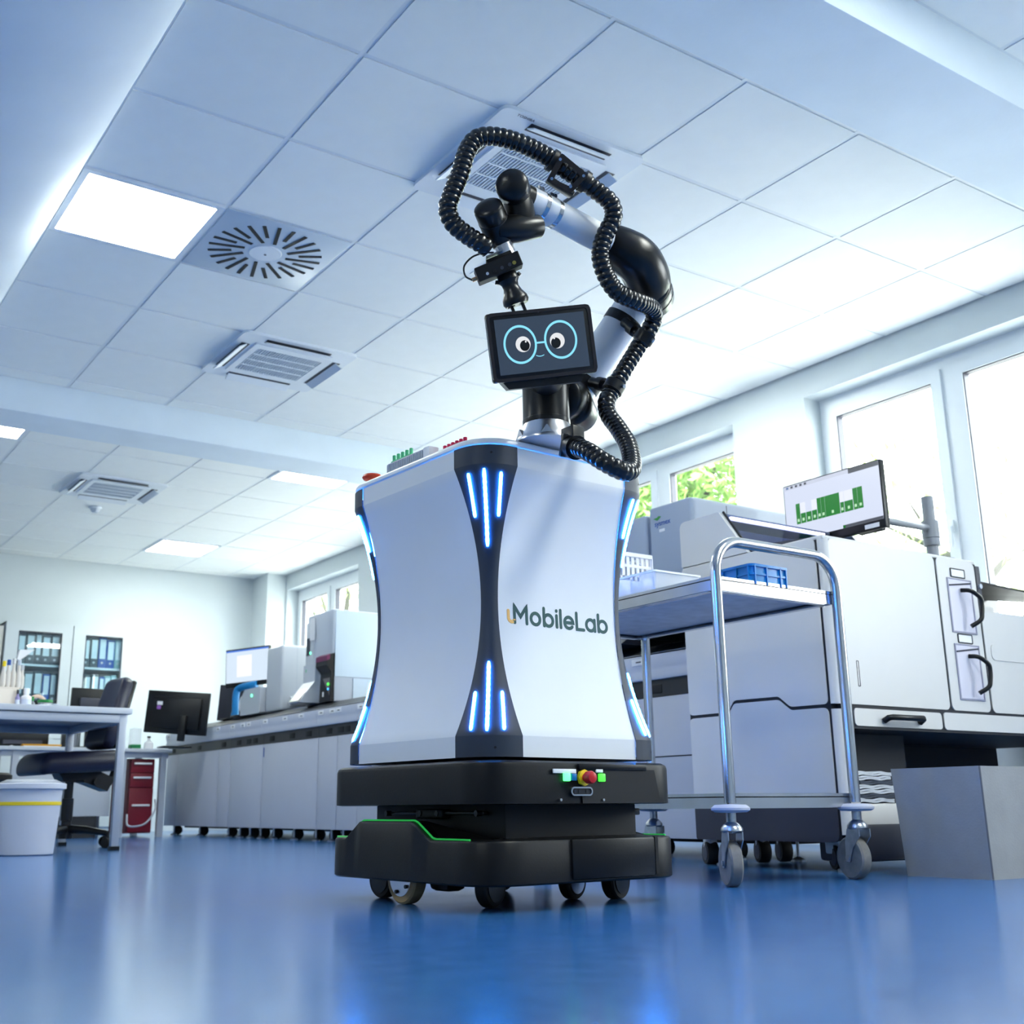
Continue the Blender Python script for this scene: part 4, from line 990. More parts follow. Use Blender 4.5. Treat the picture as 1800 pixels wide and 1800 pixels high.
for x, y in ((AX0+.10, AY0+.13), (AX0+.06, AY1-.01), (AX0+.3, AY1-.05), (AX0+.42, AY1-.05)):
    c_ = wp('caster', MB().lathe([(.02, -.022), (.040, -.022), (.043, -.016), (.043, .016), (.040, .022), (.02, .022)], (x, y, .044), (1, -.5, 0), 24), M_rubk, an)
    wp('caster_hub', MB().lathe([(.004, -.025), (.028, -.024), (.028, .024), (.004, .025)], (x, y, .044), (1, -.5, 0), 20), M_char, an, c_)
    wp('caster_bracket', MB().b2((x-.02, y-.02, .06), (x+.02, y+.02, .11), .006), M_labg, an, c_)
# monitor on its swing arm
MX = 3.88
mo = thing('computer_monitor', 'monitor with green block diagram on a grey swing arm above the analyser', 'monitor', (4.36, 2.965, AZ1+.008))
def sp(x, y): q = pX(x, y, MX); return (q.y, q.z)
cor = [sp(1374, 858), sp(1386, 962), sp(1560, 929), sp(1543, 805)]
my0, my1 = (cor[2][0]+cor[3][0])/2, (cor[0][0]+cor[1][0])/2; mz0, mz1 = (cor[1][1]+cor[2][1])/2, (cor[0][1]+cor[3][1])/2
wp('monitor_case', MB().b2((MX, my0, mz0), (MX+.03, my1, mz1), .004), M_blk, mo)
scz0 = mz0+.034
scr = wp('screen', MB().b2((MX-.001, my0+.006, scz0), (MX+.002, my1-.006, mz1-.006)), screen('screen_pale', (212, 220, 240), 0.42), mo, smooth=0)
def srect(name, u0, u1, v0, v1, mt_, d=.0015): # u from left (far) edge, v up
    yw, zw = my1-my0-.012, mz1-.006-scz0
    wp(name, MB().b2((MX-.001-d, my1-.006-u1*yw, scz0+v0*zw), (MX-.0008, my1-.006-u0*yw, scz0+v1*zw)), mt_, mo, scr, 0)
MG = screen('screen_green', (22, 128, 28), 0.38); MP = screen('screen_panel', (226, 230, 242), 0.44); MI = screen('screen_icon', (190, 232, 190), 0.42); MD = screen('screen_dark', (78, 82, 92), 0.34)
srect('toolbar', 0, .70, .93, 1, screen('screen_bar', (205, 212, 230), 0.4)); srect('toolbar_dark', .70, 1, .915, 1, MD); srect('status_bar', 0.60, 1, 0, .05, MD); srect('status_green', .60, .625, 0, .05, MG)
for k in range(5): srect('toolbar_icon', .03+.05*k, .055+.05*k, .945, .985, MD if k else screen('screen_blue', (90, 120, 170), 0.38), .002)
u0_, uw = .12, .70
for a, b, hh in ((0, .06, 1), (.07, .145, .48), (.155, .235, .48), (.245, .32, .48), (.33, .385, 1), (.39, .445, 1), (.45, .665, 1), (.675, .725, .5), (.735, .855, .5), (.865, .925, 1), (.93, 1, 1)):
    srect('diagram_block', u0_+uw*a, u0_+uw*b, .27, .27+.37*hh, MG)
    if hh < 1 and a > .5 or a in (.07, .245): srect('diagram_panel', u0_+uw*a, u0_+uw*b, .27+.37*hh+.01, .64, MP)
    srect('diagram_icon', u0_+uw*((a+b)/2-.015), u0_+uw*((a+b)/2+.015), .31, .36, MI, .002)
wp('bezel_sticker', MB().b2((MX-.002, my0+.03, mz0+.006), (MX+.001, my0+.10, mz0+.024)), M_paper, mo, smooth=0)
wp('pole', MB().cyl((4.36, 2.965, AZ1+.008), (4.36, 2.965, 1.52), .026, n=20), mat('pole_grey', (150, 154, 160), .4, .2), mo)
wp('pole_collar', MB().cyl((4.36, 2.965, 1.335), (4.36, 2.965, 1.41), .037, n=20), MATS['pole_grey'], mo)
wp('pole_collar', MB().cyl((4.36, 2.965, 1.30), (4.36, 2.965, 1.332), .035, n=20), MATS['pole_grey'], mo)
wp('swing_arm', MB().tube([(4.35, 2.965, 1.38), (4.05, 2.90, 1.35), (3.93, 2.93, 1.36)], .015, 12), MATS['pole_grey'], mo)
wp('monitor_bracket', MB().b2((MX+.028, 2.88, 1.30), (MX+.06, 3.0, 1.42), .006), M_blk, mo)

# ---- grey units behind
def grey_unit(y0_, y1_, z1, label, logo_=False, x0=3.44):
    t = thing('grey_analyser_module', label, 'analyser', (x0+.4, (y0_+y1_)/2, .985), group='grey upright analyser modules')
    wp('housing', MB().b2((x0, y0_, 1.02), (x0+.95, y1_, z1), .025, 4), M_labg, t, smooth=40)
    wp('front_cover', MB().b2((x0-.012, y0_+.006, 1.06), (x0+.02, y1_-.006, z1-.004), .012, 3), mat('cover_grey', (160, 172, 190), .45), t)
    wp('side_seam', MB().b2((x0+.20, y0_-.0005, 1.03), (x0+.203, y0_+.001, z1-.02)), M_seam, t, smooth=0)
    wp('dark_base', MB().b2((x0+.02, y0_+.01, .985), (x0+.9, y1_-.01, 1.02)), mat('green_black', (22, 44, 28), .5), t, smooth=0)
    wp('top_vent', MB().b2((x0+.36, y0_+.05, z1), (x0+.50, y1_-.05, z1+.006)), M_dark, t, smooth=0)
    if logo_:
        mm = basis((x0-.0128, y1_-.092, z1-.085), (0, -1, 0), (0, 0, 1))
        lt = text_mesh('brand_lettering', 'sysmex', .034, M_binderb, None, Matrix.Translation(-Vector(t.location)) @ mm, .0004); lt.parent = t
        wp('logo_mark', MB().prism([(y1_-.035, z1-.058), (y1_-.060, z1-.070), (y1_-.085, z1-.055), (y1_-.070, z1-.050), (y1_-.060, z1-.056)], x0-.0135, x0-.012, lambda u, v, q: (q, u, v)), mat('logo_leaf', (60, 150, 60), .5), t, smooth=0)
        wp('asset_label', MB().b2((x0-.0135, y1_-.105, z1-.125), (x0-.012, y1_-.07, z1-.112)), M_paper, t, smooth=0)
grey_unit(3.47, 3.745, 1.515, 'grey upright analyser with small blue brand lettering behind the trolley', True)
grey_unit(3.755, 4.10, 1.492, 'grey upright analyser half hidden by the right edge of the robot')

# ---- cardboard box, towels
bxm = thing('grey_box', 'large grey cardboard box on the floor at the right edge', 'box', (3.46, 2.28, 0))
M_card = mat('grey_card', (148, 149, 150), .75, bump=.25, bscale=150, var=.06, vscale=12)
def box_face(pts, th=.004):
    a, b, c, d = [Vector(p) for p in pts]; n = (b-a).cross(d-a).normalized()*th; 
    return MB().add([a, b, c, d, a+n, b+n, c+n, d+n], [[0, 1, 2, 3], [7, 6, 5, 4], [0, 4, 5, 1], [1, 5, 6, 2], [2, 6, 7, 3], [3, 7, 4, 0]])
X0_, X1_, Y0_, Y1_, H_ = -.225, .30, -.155, .135, .328
fl_ = .014
part('side_flap', box_face([(X0_, Y1_, 0), (X0_, Y0_, 0), (X0_-fl_, Y0_-fl_*.5, H_), (X0_-fl_, Y1_+fl_, H_)]), M_card, bxm, 0)
part('side_flap', box_face([(X0_, Y0_, 0), (X1_, Y0_, 0), (X1_+fl_, Y0_-fl_*.5, H_), (X0_-fl_, Y0_-fl_*.5, H_)]), M_card, bxm, 0)
part('side_flap', box_face([(X1_, Y0_, 0), (X1_, Y1_, 0), (X1_+fl_, Y1_+fl_, H_), (X1_+fl_, Y0_-fl_*.5, H_)]), M_card, bxm, 0)
part('side_flap', box_face([(X1_, Y1_, 0), (X0_, Y1_, 0), (X0_-fl_, Y1_+fl_, H_), (X1_+fl_, Y1_+fl_, H_)]), M_card, bxm, 0)
part('box_bottom', MB().b2((X0_, Y0_, 0), (X1_, Y1_, .005)), M_card, bxm, 0)
part('edge_tape', MB().cyl((X0_, Y0_, .002), (X0_-fl_, Y0_-fl_*.5, H_), .004, n=8), mat('card_edge', (96, 99, 106), .8), bxm)
M_tw = [mat('towel_pale', (206, 212, 222), .95, bump=.8, bscale=220), mat('towel_slate', (76, 84, 98), .95, bump=.8, bscale=220)]
zt = .224
for k in range(7):
    mt_ = M_tw[1 if k in (1, 4) else 0]; h_ = .014
    t = thing('folded_towel', ['pale folded towel at the bottom of the pile under the analyser', 'dark slate folded towel second from the bottom of the pile', 'pale folded towel third from the bottom of the pile', 'pale folded towel in the middle of the pile', 'dark slate folded towel third from the top of the pile', 'pale folded towel second from the top of the pile', 'pale rumpled towel on top of the pile under the analyser'][k], 'towel', (3.425+random.uniform(-.008, .008), AY0+.11, zt), group='folded towels in the analyser bay')
    for q in range(2):
        pts = [(-.092+.184*i/10, -.075+random.uniform(-.002, .002), h_*(.3+.45*q)+.0024*math.sin(i*1.1+k*2+q)) for i in range(11)]
        v_, f_ = [], []
        for i, p in enumerate(pts):
            for yy in (-.078, .06):
                for dz in (-h_*.22, h_*.22): v_.append((p[0], yy+.003*math.sin(i+k), p[2]+dz))
        for i in range(10):
            a = i*4; b = a+4; f_ += [[a, b, b+1, a+1], [a+2, a+3, b+3, b+2], [a+1, b+1, b+3, a+3], [a, a+2, b+2, b]]
        f_ += [[0, 1, 3, 2], [40, 42, 43, 41]]
        part('towel_fold', MB().add(v_, f_), mt_, t, 60)
    zt += h_+.001

# ================================================================== analyser line along the windows
LX = 3.60
bounds = [3.42, 4.55, 5.60, 6.823, 7.409, 8.366, 9.014, 10.55]
names = ['analyser line cabinet with recessed door handle seen between robot and trolley', 'analyser line cabinet hidden behind the robot', 'analyser line cabinet next to the left side of the robot', 'narrow analyser line cabinet under the tall white analyser', 'wide analyser line cabinet with two door panels and blue sticker', 'analyser line cabinet under the white module with screen', 'long analyser line cabinet at the far end by the black monitor']
M_lilac = mat('cabinet_lilac', (196, 199, 210), .45); M_bump = mat('bumper_lilac', (208, 211, 222), .4)
for k, (a, b) in enumerate(zip(bounds[:-1], bounds[1:])):
    t = thing('analyser_cabinet', names[k], 'lab cabinet', (LX+.5, (a+b)/2, 0), group='analyser line cabinets')
    wp('carcass', MB().b2((LX+.012, a+.001, .085), (LX+1.05, b-.001, .90)), M_lilac, t, smooth=0)
    wp('recess_band', MB().b2((LX+.004, a+.002, .697), (LX+.016, b-.002, .775)), M_dark, t, smooth=0)
    bp_ = [(LX+.02, .772), (LX-.012, .775), (LX-.020, .79), (LX-.012, .812), (LX-.018, .83), (LX-.024, .86), (LX-.020, .885), (LX+.02, .892)]
    wp('bumper', MB().prism(bp_, a+.0015, b-.0015, lambda u, v, q: (u, q, v)), M_bump, t, smooth=50)
    n = 1 if b-a < .7 else 2; cuts = [a+(b-a)*i/n for i in range(n+1)]
    if k == 4: cuts = [a, 7.409+.02, b]; cuts = [a, b]
    if k == 6: cuts = [a, 9.286, 10.244, b]
    if k == 3: cuts = [a, 7.115, b]
    for c0, c1 in zip(cuts[:-1], cuts[1:]):
        d = wp('door', MB().b2((LX, c0+.003, .08), (LX+.014, c1-.003, .694), .003), M_lilac, t)
        if k == 0:
            wp('door_split', MB().b2((LX-.0015, c0+.003, .428), (LX+.004, c1-.003, .433)), M_seam, t, d, 0)
            wp('recess_handle', MB().prism(rrect(.10, .045, .015, 4, c0+.09, .456), LX-.002, LX+.004, lambda u, v, q: (q, u, v)), mat('handle_grey', (110, 122, 146), .5), t, d, 0)
    for c_ in [x for x in [a+.16, (a+b)/2-.04, b-.16] if a < x < b]:
        wp('grip_recess', MB().b2((LX+.001, c_-.045, .712), (LX+.006, c_+.045, .752), .003), M_blkm, t)
        wp('label_plate', MB().b2((LX-.0265, c_+.04, .845), (LX-.018, c_+.12, .875), .001), M_paper, t)
        wp('label_print', MB().b2((LX-.0272, c_+.055, .857), (LX-.0262, c_+.09, .863)), M_char, t, smooth=0)
    nd = max(1, int((b-a)/.5))
    for i in range(nd):
        c0, c1 = a+(b-a)*i/nd, a+(b-a)*(i+1)/nd
        wp('deck_cover', MB().prism([(LX+.0, .893), (LX+.16, .958), (LX+.50, .962), (LX+.50, .893)], c0+.006, c1-.006, lambda u, v, q: (u, q, v)), M_dark, t, smooth=20)
    wp('deck_rear', MB().b2((LX+.50, a, .90), (LX+1.05, b, .955)), M_lilac, t, smooth=0)
    for c_ in (a+.12, (a+b)/2, b-.12):
        wp('levelling_foot', MB().lathe([(.028, 0), (.028, .008), (.010, .016), (.007, .02), (.007, .09)], (LX+.06, c_, 0), n=12), M_galv, t)
        cw = wp('caster', MB().cyl((LX+.12, c_+.08, .04), (LX+.12, c_+.05, .04), .04, n=18), M_rubk, t)
        wp('caster_fork', MB().b2((LX+.10, c_+.045, .04), (LX+.14, c_+.085, .09)), M_blk, t, cw, 0)
    wp('plinth', MB().b2((LX+.2, a, .06), (LX+1.0, b, .09)), M_blkm, t, smooth=0)
    if k == 4: wp('blue_sticker', MB().b2((LX-.001, b-.03, .60), (LX+.002, b-.012, .67)), M_binderb, t, smooth=0)
# dark instrument behind robot's right edge
t = thing('dark_instrument', 'low black instrument with red indicator on the analyser line behind the trolley', 'instrument', (LX+.35, 4.45, .962))
wp('housing', MB().b2((LX+.12, 4.14, .962), (LX+.55, 4.80, 1.16), .01), M_blk, t)
wp('sloped_cover', MB().prism([(LX-.02, .962), (LX+.12, .962), (LX+.12, 1.05)], 4.14, 4.80, lambda u, v, q: (u, q, v)), M_char, t, smooth=0)
wp('red_indicator', MB().ball((LX+.115, 4.25, 1.10), .012), emit('red_led', (255, 30, 40), 2.0), t)

# ---- instruments standing on the far half of the line
ZD = .962
def at0(name, label, cat, x, y, z, group=None): return thing(name, label, cat, (x, y, z), 0, group)
# tall analyser
TY0, TY1, TX = 7.50, 7.93, 3.74
t = at0('tall_analyser', 'tall pale analyser with black curved sample port left of the robot', 'analyser', TX+.3, 7.7, ZD)
wp('housing', MB().b2((TX, TY0, ZD), (TX+.66, TY1, 1.632), .012, 3), M_labg, t)
wp('side_door', MB().prism(rpoly([(TX+.02, 1.14), (TX+.46, 1.14), (TX+.46, 1.62), (TX+.02, 1.62)], [.004, .03, .004, .004]), TY0-.006, TY0+.004, lambda u, v, q: (u, q, v)), mat('door_iceblue', (192, 208, 222), .4), t, smooth=0)
wp('side_door', MB().b2((TX+.17, TY0-.005, ZD+.01), (TX+.64, TY0+.004, 1.132)), MATS['door_iceblue'], t, smooth=0)
wp('door_seam', MB().b2((TX+.38, TY0-.0065, 1.15), (TX+.383, TY0, 1.62)), M_labg, t, smooth=0)
wp('left_tower', MB().b2((TX-.005, 7.80, ZD), (TX+.05, TY1+.01, 1.58), .006), M_lab, t)
wp('tower_recess', MB().b2((TX-.007, 7.865, 1.33), (TX, 7.925, 1.46)), M_char, t, smooth=0)
wp('paper_sheet', MB().prism(rrect(.085, .17, .012, 3, 7.82, 1.52), TX-.012, TX-.010, lambda u, v, q: (q, u, v)), M_paper, t, smooth=0)
wp('green_indicator', MB().cyl((TX-.010, 7.855, 1.345), (TX-.004, 7.855, 1.345), .009, n=10), emit('green_led', (90, 255, 170), 1.6), t)
pp = [(TX-.02, 1.30), (TX-.045, 1.285), (TX-.045, 1.22), (TX-.005, 1.17), (TX-.012, ZD+.0), (TX+.02, ZD), (TX+.02, 1.31)]
po_ = wp('sample_port', MB().prism(pp, 7.50, 7.675, lambda u, v, q: (u, q, v)), M_blk, t, smooth=30, label='black curved sample port')
wp('port_band', MB().prism([(TX-.046, 1.286), (TX-.046, 1.25), (TX-.020, 1.262), (TX-.018, 1.302)], 7.499, 7.676, lambda u, v, q: (u, q, v)), mat('plum', (110, 28, 78), .4), t, po_, 0)
wp('port_panel', MB().add([(TX-.0135, 7.505, 1.13), (TX-.0135, 7.62, 1.13), (TX-.0145, 7.505, 1.00)], [[0, 1, 2]]), mat('port_taupe', (120, 112, 112), .4), t, po_, 0)
for z, mt_ in ((1.085, emit('port_green', (60, 230, 60), 1.5)), (1.05, emit('port_blue', (60, 150, 220), 1.0))): wp('port_key', MB().b2((TX-.018, 7.52, z-.008), (TX-.012, 7.54, z+.008), .002), mt_, t, po_)
wp('port_card', MB().b2((TX-.016, 7.60, 1.0), (TX-.012, 7.62, 1.035)), M_paper, t, po_, 0)
scp = [(TX-.16, ZD+.006), (TX-.14, ZD+.002), (TX+.01, ZD+.002), (TX+.01, 1.25), (TX-.035, 1.25), (TX-.04, 1.12)]
td = wp('display_console', MB().prism(scp, 7.70, 7.90, lambda u, v, q: (u, q, v)), M_lab, t, smooth=20)
a_, b_ = Vector((TX-.155, 0, ZD+.015)), Vector((TX-.043, 0, 1.11)); nv = Vector((-(b_.z-a_.z), 0, b_.x-a_.x)).normalized()*.002
q_ = [a_+nv, b_+nv]
wp('touch_screen', MB().add([(q_[0].x, 7.725, q_[0].z), (q_[0].x, 7.88, q_[0].z), (q_[1].x, 7.88, q_[1].z), (q_[1].x, 7.725, q_[1].z)], [[0, 1, 2, 3]]), screen('console_screen', (176, 192, 180), 0.36), t, td, 0)
wp('screen_bezel', MB().add([(p.x-nv.x*.4, y, p.z-nv.z*.4) for p, y in ((q_[0]-(b_-a_)*.05, 7.712), (q_[0]-(b_-a_)*.05, 7.892), (q_[1]+(b_-a_)*.05, 7.892), (q_[1]+(b_-a_)*.05, 7.712))], [[0, 1, 2, 3]]), mat('bezel_grey', (120, 126, 136), .5), t, td, 0)
wp('console_key', MB().b2((TX-.037, 7.85, 1.19), (TX-.034, 7.865, 1.22)), M_grn, t, td, 0)
# plain white module
t = at0('white_module', 'white boxy analyser module between the screen and the tall analyser', 'analyser', 4.0, 8.5, ZD)
wp('housing', MB().b2((3.74, 8.38, ZD), (4.34, 8.68, 1.475), .02, 4), M_lab, t)
wp('blue_slot', MB().b2((3.86, 8.375, 1.06), (4.05, 8.382, 1.10), .002), M_blue, t)
wp('rounded_ledge', MB().tube([(3.80, 8.34, 1.03), (4.10, 8.34, 1.03)], .035, 14), M_lab, t)
wp('panel_seam', MB().b2((3.87, 8.3785, 1.10), (3.873, 8.382, 1.46)), M_labg, t, smooth=0)
wp('open_lid', MB().prism(rpoly([(8.36, 1.50), (8.66, 1.50), (8.62, 1.60), (8.40, 1.66)], .02), 4.20, 4.21, lambda u, v, q: (q, u, v)), M_labg, t, smooth=0)
wp('lid_hinge', MB().b2((4.15, 8.36, 1.475), (4.30, 8.60, 1.50)), M_dark, t, smooth=0)
# low printer-like unit
t = at0('low_white_unit', 'low white unit with green light in front of the white module', 'instrument', 3.8, 8.85, ZD)
wp('housing', MB().prism(rpoly([(8.70, ZD), (9.10, ZD), (9.10, 1.10), (9.02, 1.17), (8.70, 1.17)], .012), 3.70, 3.98, lambda u, v, q: (q, u, v)), M_lab, t)
wp('green_indicator', MB().cyl((3.699, 8.86, 1.11), (3.692, 8.86, 1.11), .010, n=10), MATS['green_led'], t)
wp('paper_roll', MB().cyl((3.72, 9.11, 1.06), (3.95, 9.11, 1.06), .07, n=20), M_paper, t)
t = at0('blue_bracket', 'bright blue curved plastic bracket beside the low white unit', 'bracket', 3.8, 9.26, ZD)
wp('bracket_arm', MB().tube(catmull([(3.74, 9.30, ZD+.02), (3.74, 9.30, 1.16), (3.76, 9.27, 1.21), (3.80, 9.16, 1.225), (3.84, 9.10, 1.23)], 6), .030, 12), M_blue, t, smooth=60)
wp('bracket_foot', MB().ball((3.74, 9.32, ZD+.03), .03), M_blue, t)
# bright monitor
def monitor(name, label, c_tl, c_tr, c_bl, bright, stand_z, lit=None):
    ux_ = (c_tr-c_tl); w_ = ux_.length; ux_.normalize(); vz = (c_tl-c_bl); h_ = vz.length; c = (c_tr+c_bl)/2
    t = at0(name, label, 'monitor', c.x, c.y, stand_z)
    mm = Matrix.Translation(-Vector(t.location)) @ basis(c, ux_, Vector((0, 0, 1)))
    part('monitor_case', MB().box((0, 0, -.015), (w_, h_, .03), .005, mtx=mm), M_blk, t)
    return t, mm, w_, h_
t, mm, w_, h_ = monitor('bright_monitor', 'bright monitor with a document window above the analyser line', pd(398, 1143, 9.84), pd(475, 1133, 9.64), pd(395, 1210, 9.82), True, ZD)
part('screen', MB().box((0, .012, .001), (w_-.016, h_-.05, .002), mtx=mm), screen('screen_lit', (214, 230, 246), 0.42), t, 0)
part('title_bar', MB().box((0, h_/2-.020, .0025), (w_-.016, .012, .001), mtx=mm), screen('screen_title', (40, 110, 220), 0.42), t, 0)
part('document_window', MB().box((-.03, .01, .0025), (w_*.34, h_*.56, .001), mtx=mm), screen('screen_doc', (240, 240, 248), 0.46), t, 0)
part('stand_pole', MB().box((.0, -h_/2-.06, -.03), (.04, .26, .02), .004, mtx=mm), M_blk, t)
part('stand_foot', MB().b2((-.1, -.08, 0), (.1, .08, .012), .004), M_blk, t)
t, mm, w_, h_ = monitor('dark_monitor', 'dark switched-off monitor at the end of the analyser line below the bright screen', pd(384, 1204, 10.0), pd(442, 1206, 9.9), pd(384, 1266, 10.0), False, ZD)
part('screen', MB().box((0, .0, .001), (w_-.016, h_-.02, .002), mtx=mm), M_char, t, 0)
part('stand_foot', MB().b2((-.1, -.08, 0), (.1, .08, .012), .004), M_blk, t)
part('stand_pole', MB().b2((-.02, .01, .0), (.02, .04, .25)), M_blk, t, 0)
# small dark tray at robot edge
t = at0('black_stepped_block', 'black stepped block on the analyser line at the left edge of the robot', 'instrument', 4.1, 6.7, ZD)
wp('block_body', MB().prism([(3.78, ZD), (4.30, ZD), (4.30, 1.42), (3.98, 1.42), (3.98, 1.34), (3.88, 1.34), (3.88, 1.27), (3.78, 1.27)], 6.60, 6.86, lambda u, v, q: (u, q, v)), M_dark, t, smooth=0)
wp('block_back', MB().b2((4.02, 6.62, 1.42), (4.30, 6.84, 1.60), .01), M_labg, t)

# ================================================================== far bench, cabinets, monitors
BZ = .715
t = at0('far_bench', 'long white bench with grey frame below the binder cabinets', 'bench', 2.4, 10.1, 0)
wp('worktop', MB().b2((1.0, 9.72, BZ-.03), (3.36, 10.5, BZ), .003), M_lab, t)
wp('apron', MB().b2((1.0, 9.76, BZ-.075), (3.34, 9.80, BZ-.03)), M_grey, t, smooth=0)
for x in (1.1, 2.10, 2.96, 3.30):
    wp('leg', MB().b2((x-.025, 9.75, 0), (x+.025, 9.80, BZ-.03)), M_grey, t, smooth=0)
    wp('leg', MB().b2((x-.025, 10.42, 0), (x+.025, 10.47, BZ-.03)), M_grey, t, smooth=0)
t = at0('red_drawer_unit', 'maroon drawer unit with three white handles under the far bench', 'drawer unit', 3.14, 10.0, 0)
wp('carcass', MB().b2((3.035, 9.83, .03), (3.245, 10.3, BZ-.08)), M_maroon, t, smooth=0)
for z0, z1 in ((.52, .63), (.40, .515), (.04, .395)):
    d = wp('drawer', MB().b2((3.04, 9.80, z0), (3.24, 9.832, z1), .003), M_maroon, t)
    zh = z1-.035 if z0 > .1 else z1-.14
    wp('handle', MB().b2((3.065, 9.785, zh-.008), (3.215, 9.802, zh+.008), .004), M_paper, t, d)
t = at0('white_board_panel', 'white panel leaning under the far bench behind the office chair', 'panel', 2.5, 9.95, 0)
wp('panel', MB().b2((2.12, 9.86, .17), (2.90, 9.90, .62), .004), M_lab, t); wp('panel_foot', MB().b2((2.2, 9.86, 0), (2.8, 9.92, .17)), M_dark, t, smooth=0)
t, mm, w_, h_ = monitor('black_monitor', 'black monitor seen from behind on the right end of the far bench', pd(258, 1213, 9.75), pd(366, 1219, 9.60), pd(255, 1286, 9.75), False, BZ)
part('rear_bulge', MB().box((.005, -.005, .01), (w_*.78, h_*.74, .03), .01, mtx=mm), M_blk, t)
part('inventory_sticker', MB().box((-w_*.26, h_*.2, .026), (.05, .03, .002), mtx=mm), M_paper, t, 0)
part('violet_sticker', MB().box((-w_*.27, h_*.1, .026), (.035, .03, .002), mtx=mm), mat('violet', (170, 110, 200), .5), t, 0)
part('stand_neck', MB().box((w_*.16, -h_*.36, .04), (.06, h_*.6, .03), .006, mtx=mm), M_blk, t)
part('stand_foot', MB().b2((-.12, -.09, 0), (.12, .09, .014), .004), M_blk, t)
t, mm, w_, h_ = monitor('rear_monitor', 'black monitor back behind the white table and the office chair', pY(125, 1208, 9.9), pY(190, 1212, 9.9), pY(125, 1262, 9.9), False, BZ)
part('rear_bulge', MB().box((.0, -.03, .02), (w_*.6, h_*.6, .04), .015, mtx=mm), M_char, t)
part('stand_foot', MB().b2((-.1, -.08, 0), (.1, .08, .012), .004), M_blk, t); part('stand_pole', MB().b2((-.02, -.01, 0), (.02, .02, .3)), M_blk, t, 0)
t = at0('black_printer', 'low black printer on the far bench seen under the white table', 'printer', 2.12, 10.0, BZ)
wp('printer_body', MB().b2((1.95, 9.82, BZ), (2.36, 10.2, BZ+.13), .012), M_blk, t); wp('printer_tray', MB().b2((2.0, 9.78, BZ+.02), (2.3, 9.83, BZ+.05)), M_char, t, smooth=0)
t = at0('yellow_folder', 'orange-yellow folder lying on the far bench seen under the table', 'folder', 2.30, 9.78, BZ)
wp('cover', MB().b2((2.14, 9.726, BZ+.004), (2.44, 9.80, BZ+.018), .003), mat('folder_amber', (216, 152, 30), .6), t); wp('pages', MB().b2((2.15, 9.728, BZ), (2.43, 9.80, BZ+.006)), M_paper, t, smooth=0)
t = at0('steel_canister', 'shiny steel canister on the far bench behind the table leg', 'canister', 2.55, 9.95, BZ)
wp('can_body', MB().lathe([(.075, BZ), (.078, BZ+.004), (.078, BZ+.125), (.07, BZ+.13)], (2.56, 9.93, 0), n=24), M_steel, t); wp('can_lid', MB().cyl((2.56, 9.93, BZ+.13), (2.56, 9.93, BZ+.142), .08, n=24), M_alu, t)
t = at0('green_base_box', 'clear box with green base next to the black monitor', 'box', 3.06, 9.80, BZ)
wp('box_base', MB().b2((3.02, 9.76, BZ), (3.10, 9.86, BZ+.035), .003), mat('deep_green', (24, 120, 70), .5), t); wp('box_cover', MB().b2((3.02, 9.76, BZ+.036), (3.10, 9.86, BZ+.17), .003), M_clear, t)
t = at0('white_flask', 'small white flask on the far bench in front of the black monitor', 'flask', 3.17, 9.78, BZ)
wp('flask_body', MB().lathe([(.035, BZ), (.04, BZ+.01), (.036, BZ+.05), (.014, BZ+.07), (.012, BZ+.09)], (3.17, 9.78, 0), n=18), M_paper, t); wp('flask_cap', MB().cyl((3.17, 9.78, BZ+.09), (3.17, 9.78, BZ+.105), .015, n=14), M_blk, t)
# cables
tag(part('power_cable', MB().tube(catmull([(3.0, 9.70, .18), (2.98, 9.60, .10), (3.02, 9.50, .09), (3.12, 9.55, .12), (3.22, 9.66, .22), (3.24, 9.74, .30)], 8), .008, 8), mat('cable_grey', (170, 174, 184), .5), None), 'grey cable looping in front of the maroon drawer unit', 'cable')

# glazed binder cabinets
def cabinet(x0, x1, label, rows):
    y0_, y1_, z1 = 11.85, 12.24, 2.027; w_ = x1-x0
    t = at0('binder_cabinet', label, 'cabinet', (x0+x1)/2, 12.05, 0, 'glazed binder cabinets on the far wall')
    c = MB(); c.b2((x0, y0_+.02, 0), (x0+.02, y1_, z1)); c.b2((x1-.02, y0_+.02, 0), (x1, y1_, z1)); c.b2((x0, y0_+.02, z1-.02), (x1, y1_, z1)); c.b2((x0, y1_-.01, 0), (x1, y1_, z1)); c.b2((x0, y0_+.02, 0), (x1, y1_, .06))
    wp('carcass', c, M_wall, t, smooth=0)
    ins = .105
    dd = wp('door', MB().frame([(x0+.003, .9), (x1-.003, .9), (x1-.003, z1-.003), (x0+.003, z1-.003)], [(x0+ins+.02, 1.0), (x1-ins, 1.0), (x1-ins, z1-.088), (x0+ins+.02, z1-.088)], y0_, y0_+.02, lambda u, v, q: (u, q, v)), M_wall, t, smooth=0)
    wp('pane', MB().b2((x0+ins+.02, y0_+.008, 1.0), (x1-ins, y0_+.012, z1-.088)), M_cabglass, t, dd, 0)
    wp('gasket', MB().frame([(x0+ins+.02, 1.0), (x1-ins, 1.0), (x1-ins, z1-.088), (x0+ins+.02, z1-.088)], [(x0+ins+.028, 1.008), (x1-ins-.008, 1.008), (x1-ins-.008, z1-.100), (x0+ins+.028, z1-.100)], y0_-.002, y0_+.004, lambda u, v, q: (u, q, v)), M_char, t, dd, 0)
    wp('lower_door', MB().b2((x0+.003, y0_, .06), (x1-.003, y0_+.02, .895)), M_wall, t, smooth=0)
    for z in (1.62, 1.24): wp('shelf', MB().b2((x0+.02, y0_+.03, z-.02), (x1-.02, y1_-.01, z)), M_frame, t, smooth=0)
    return t
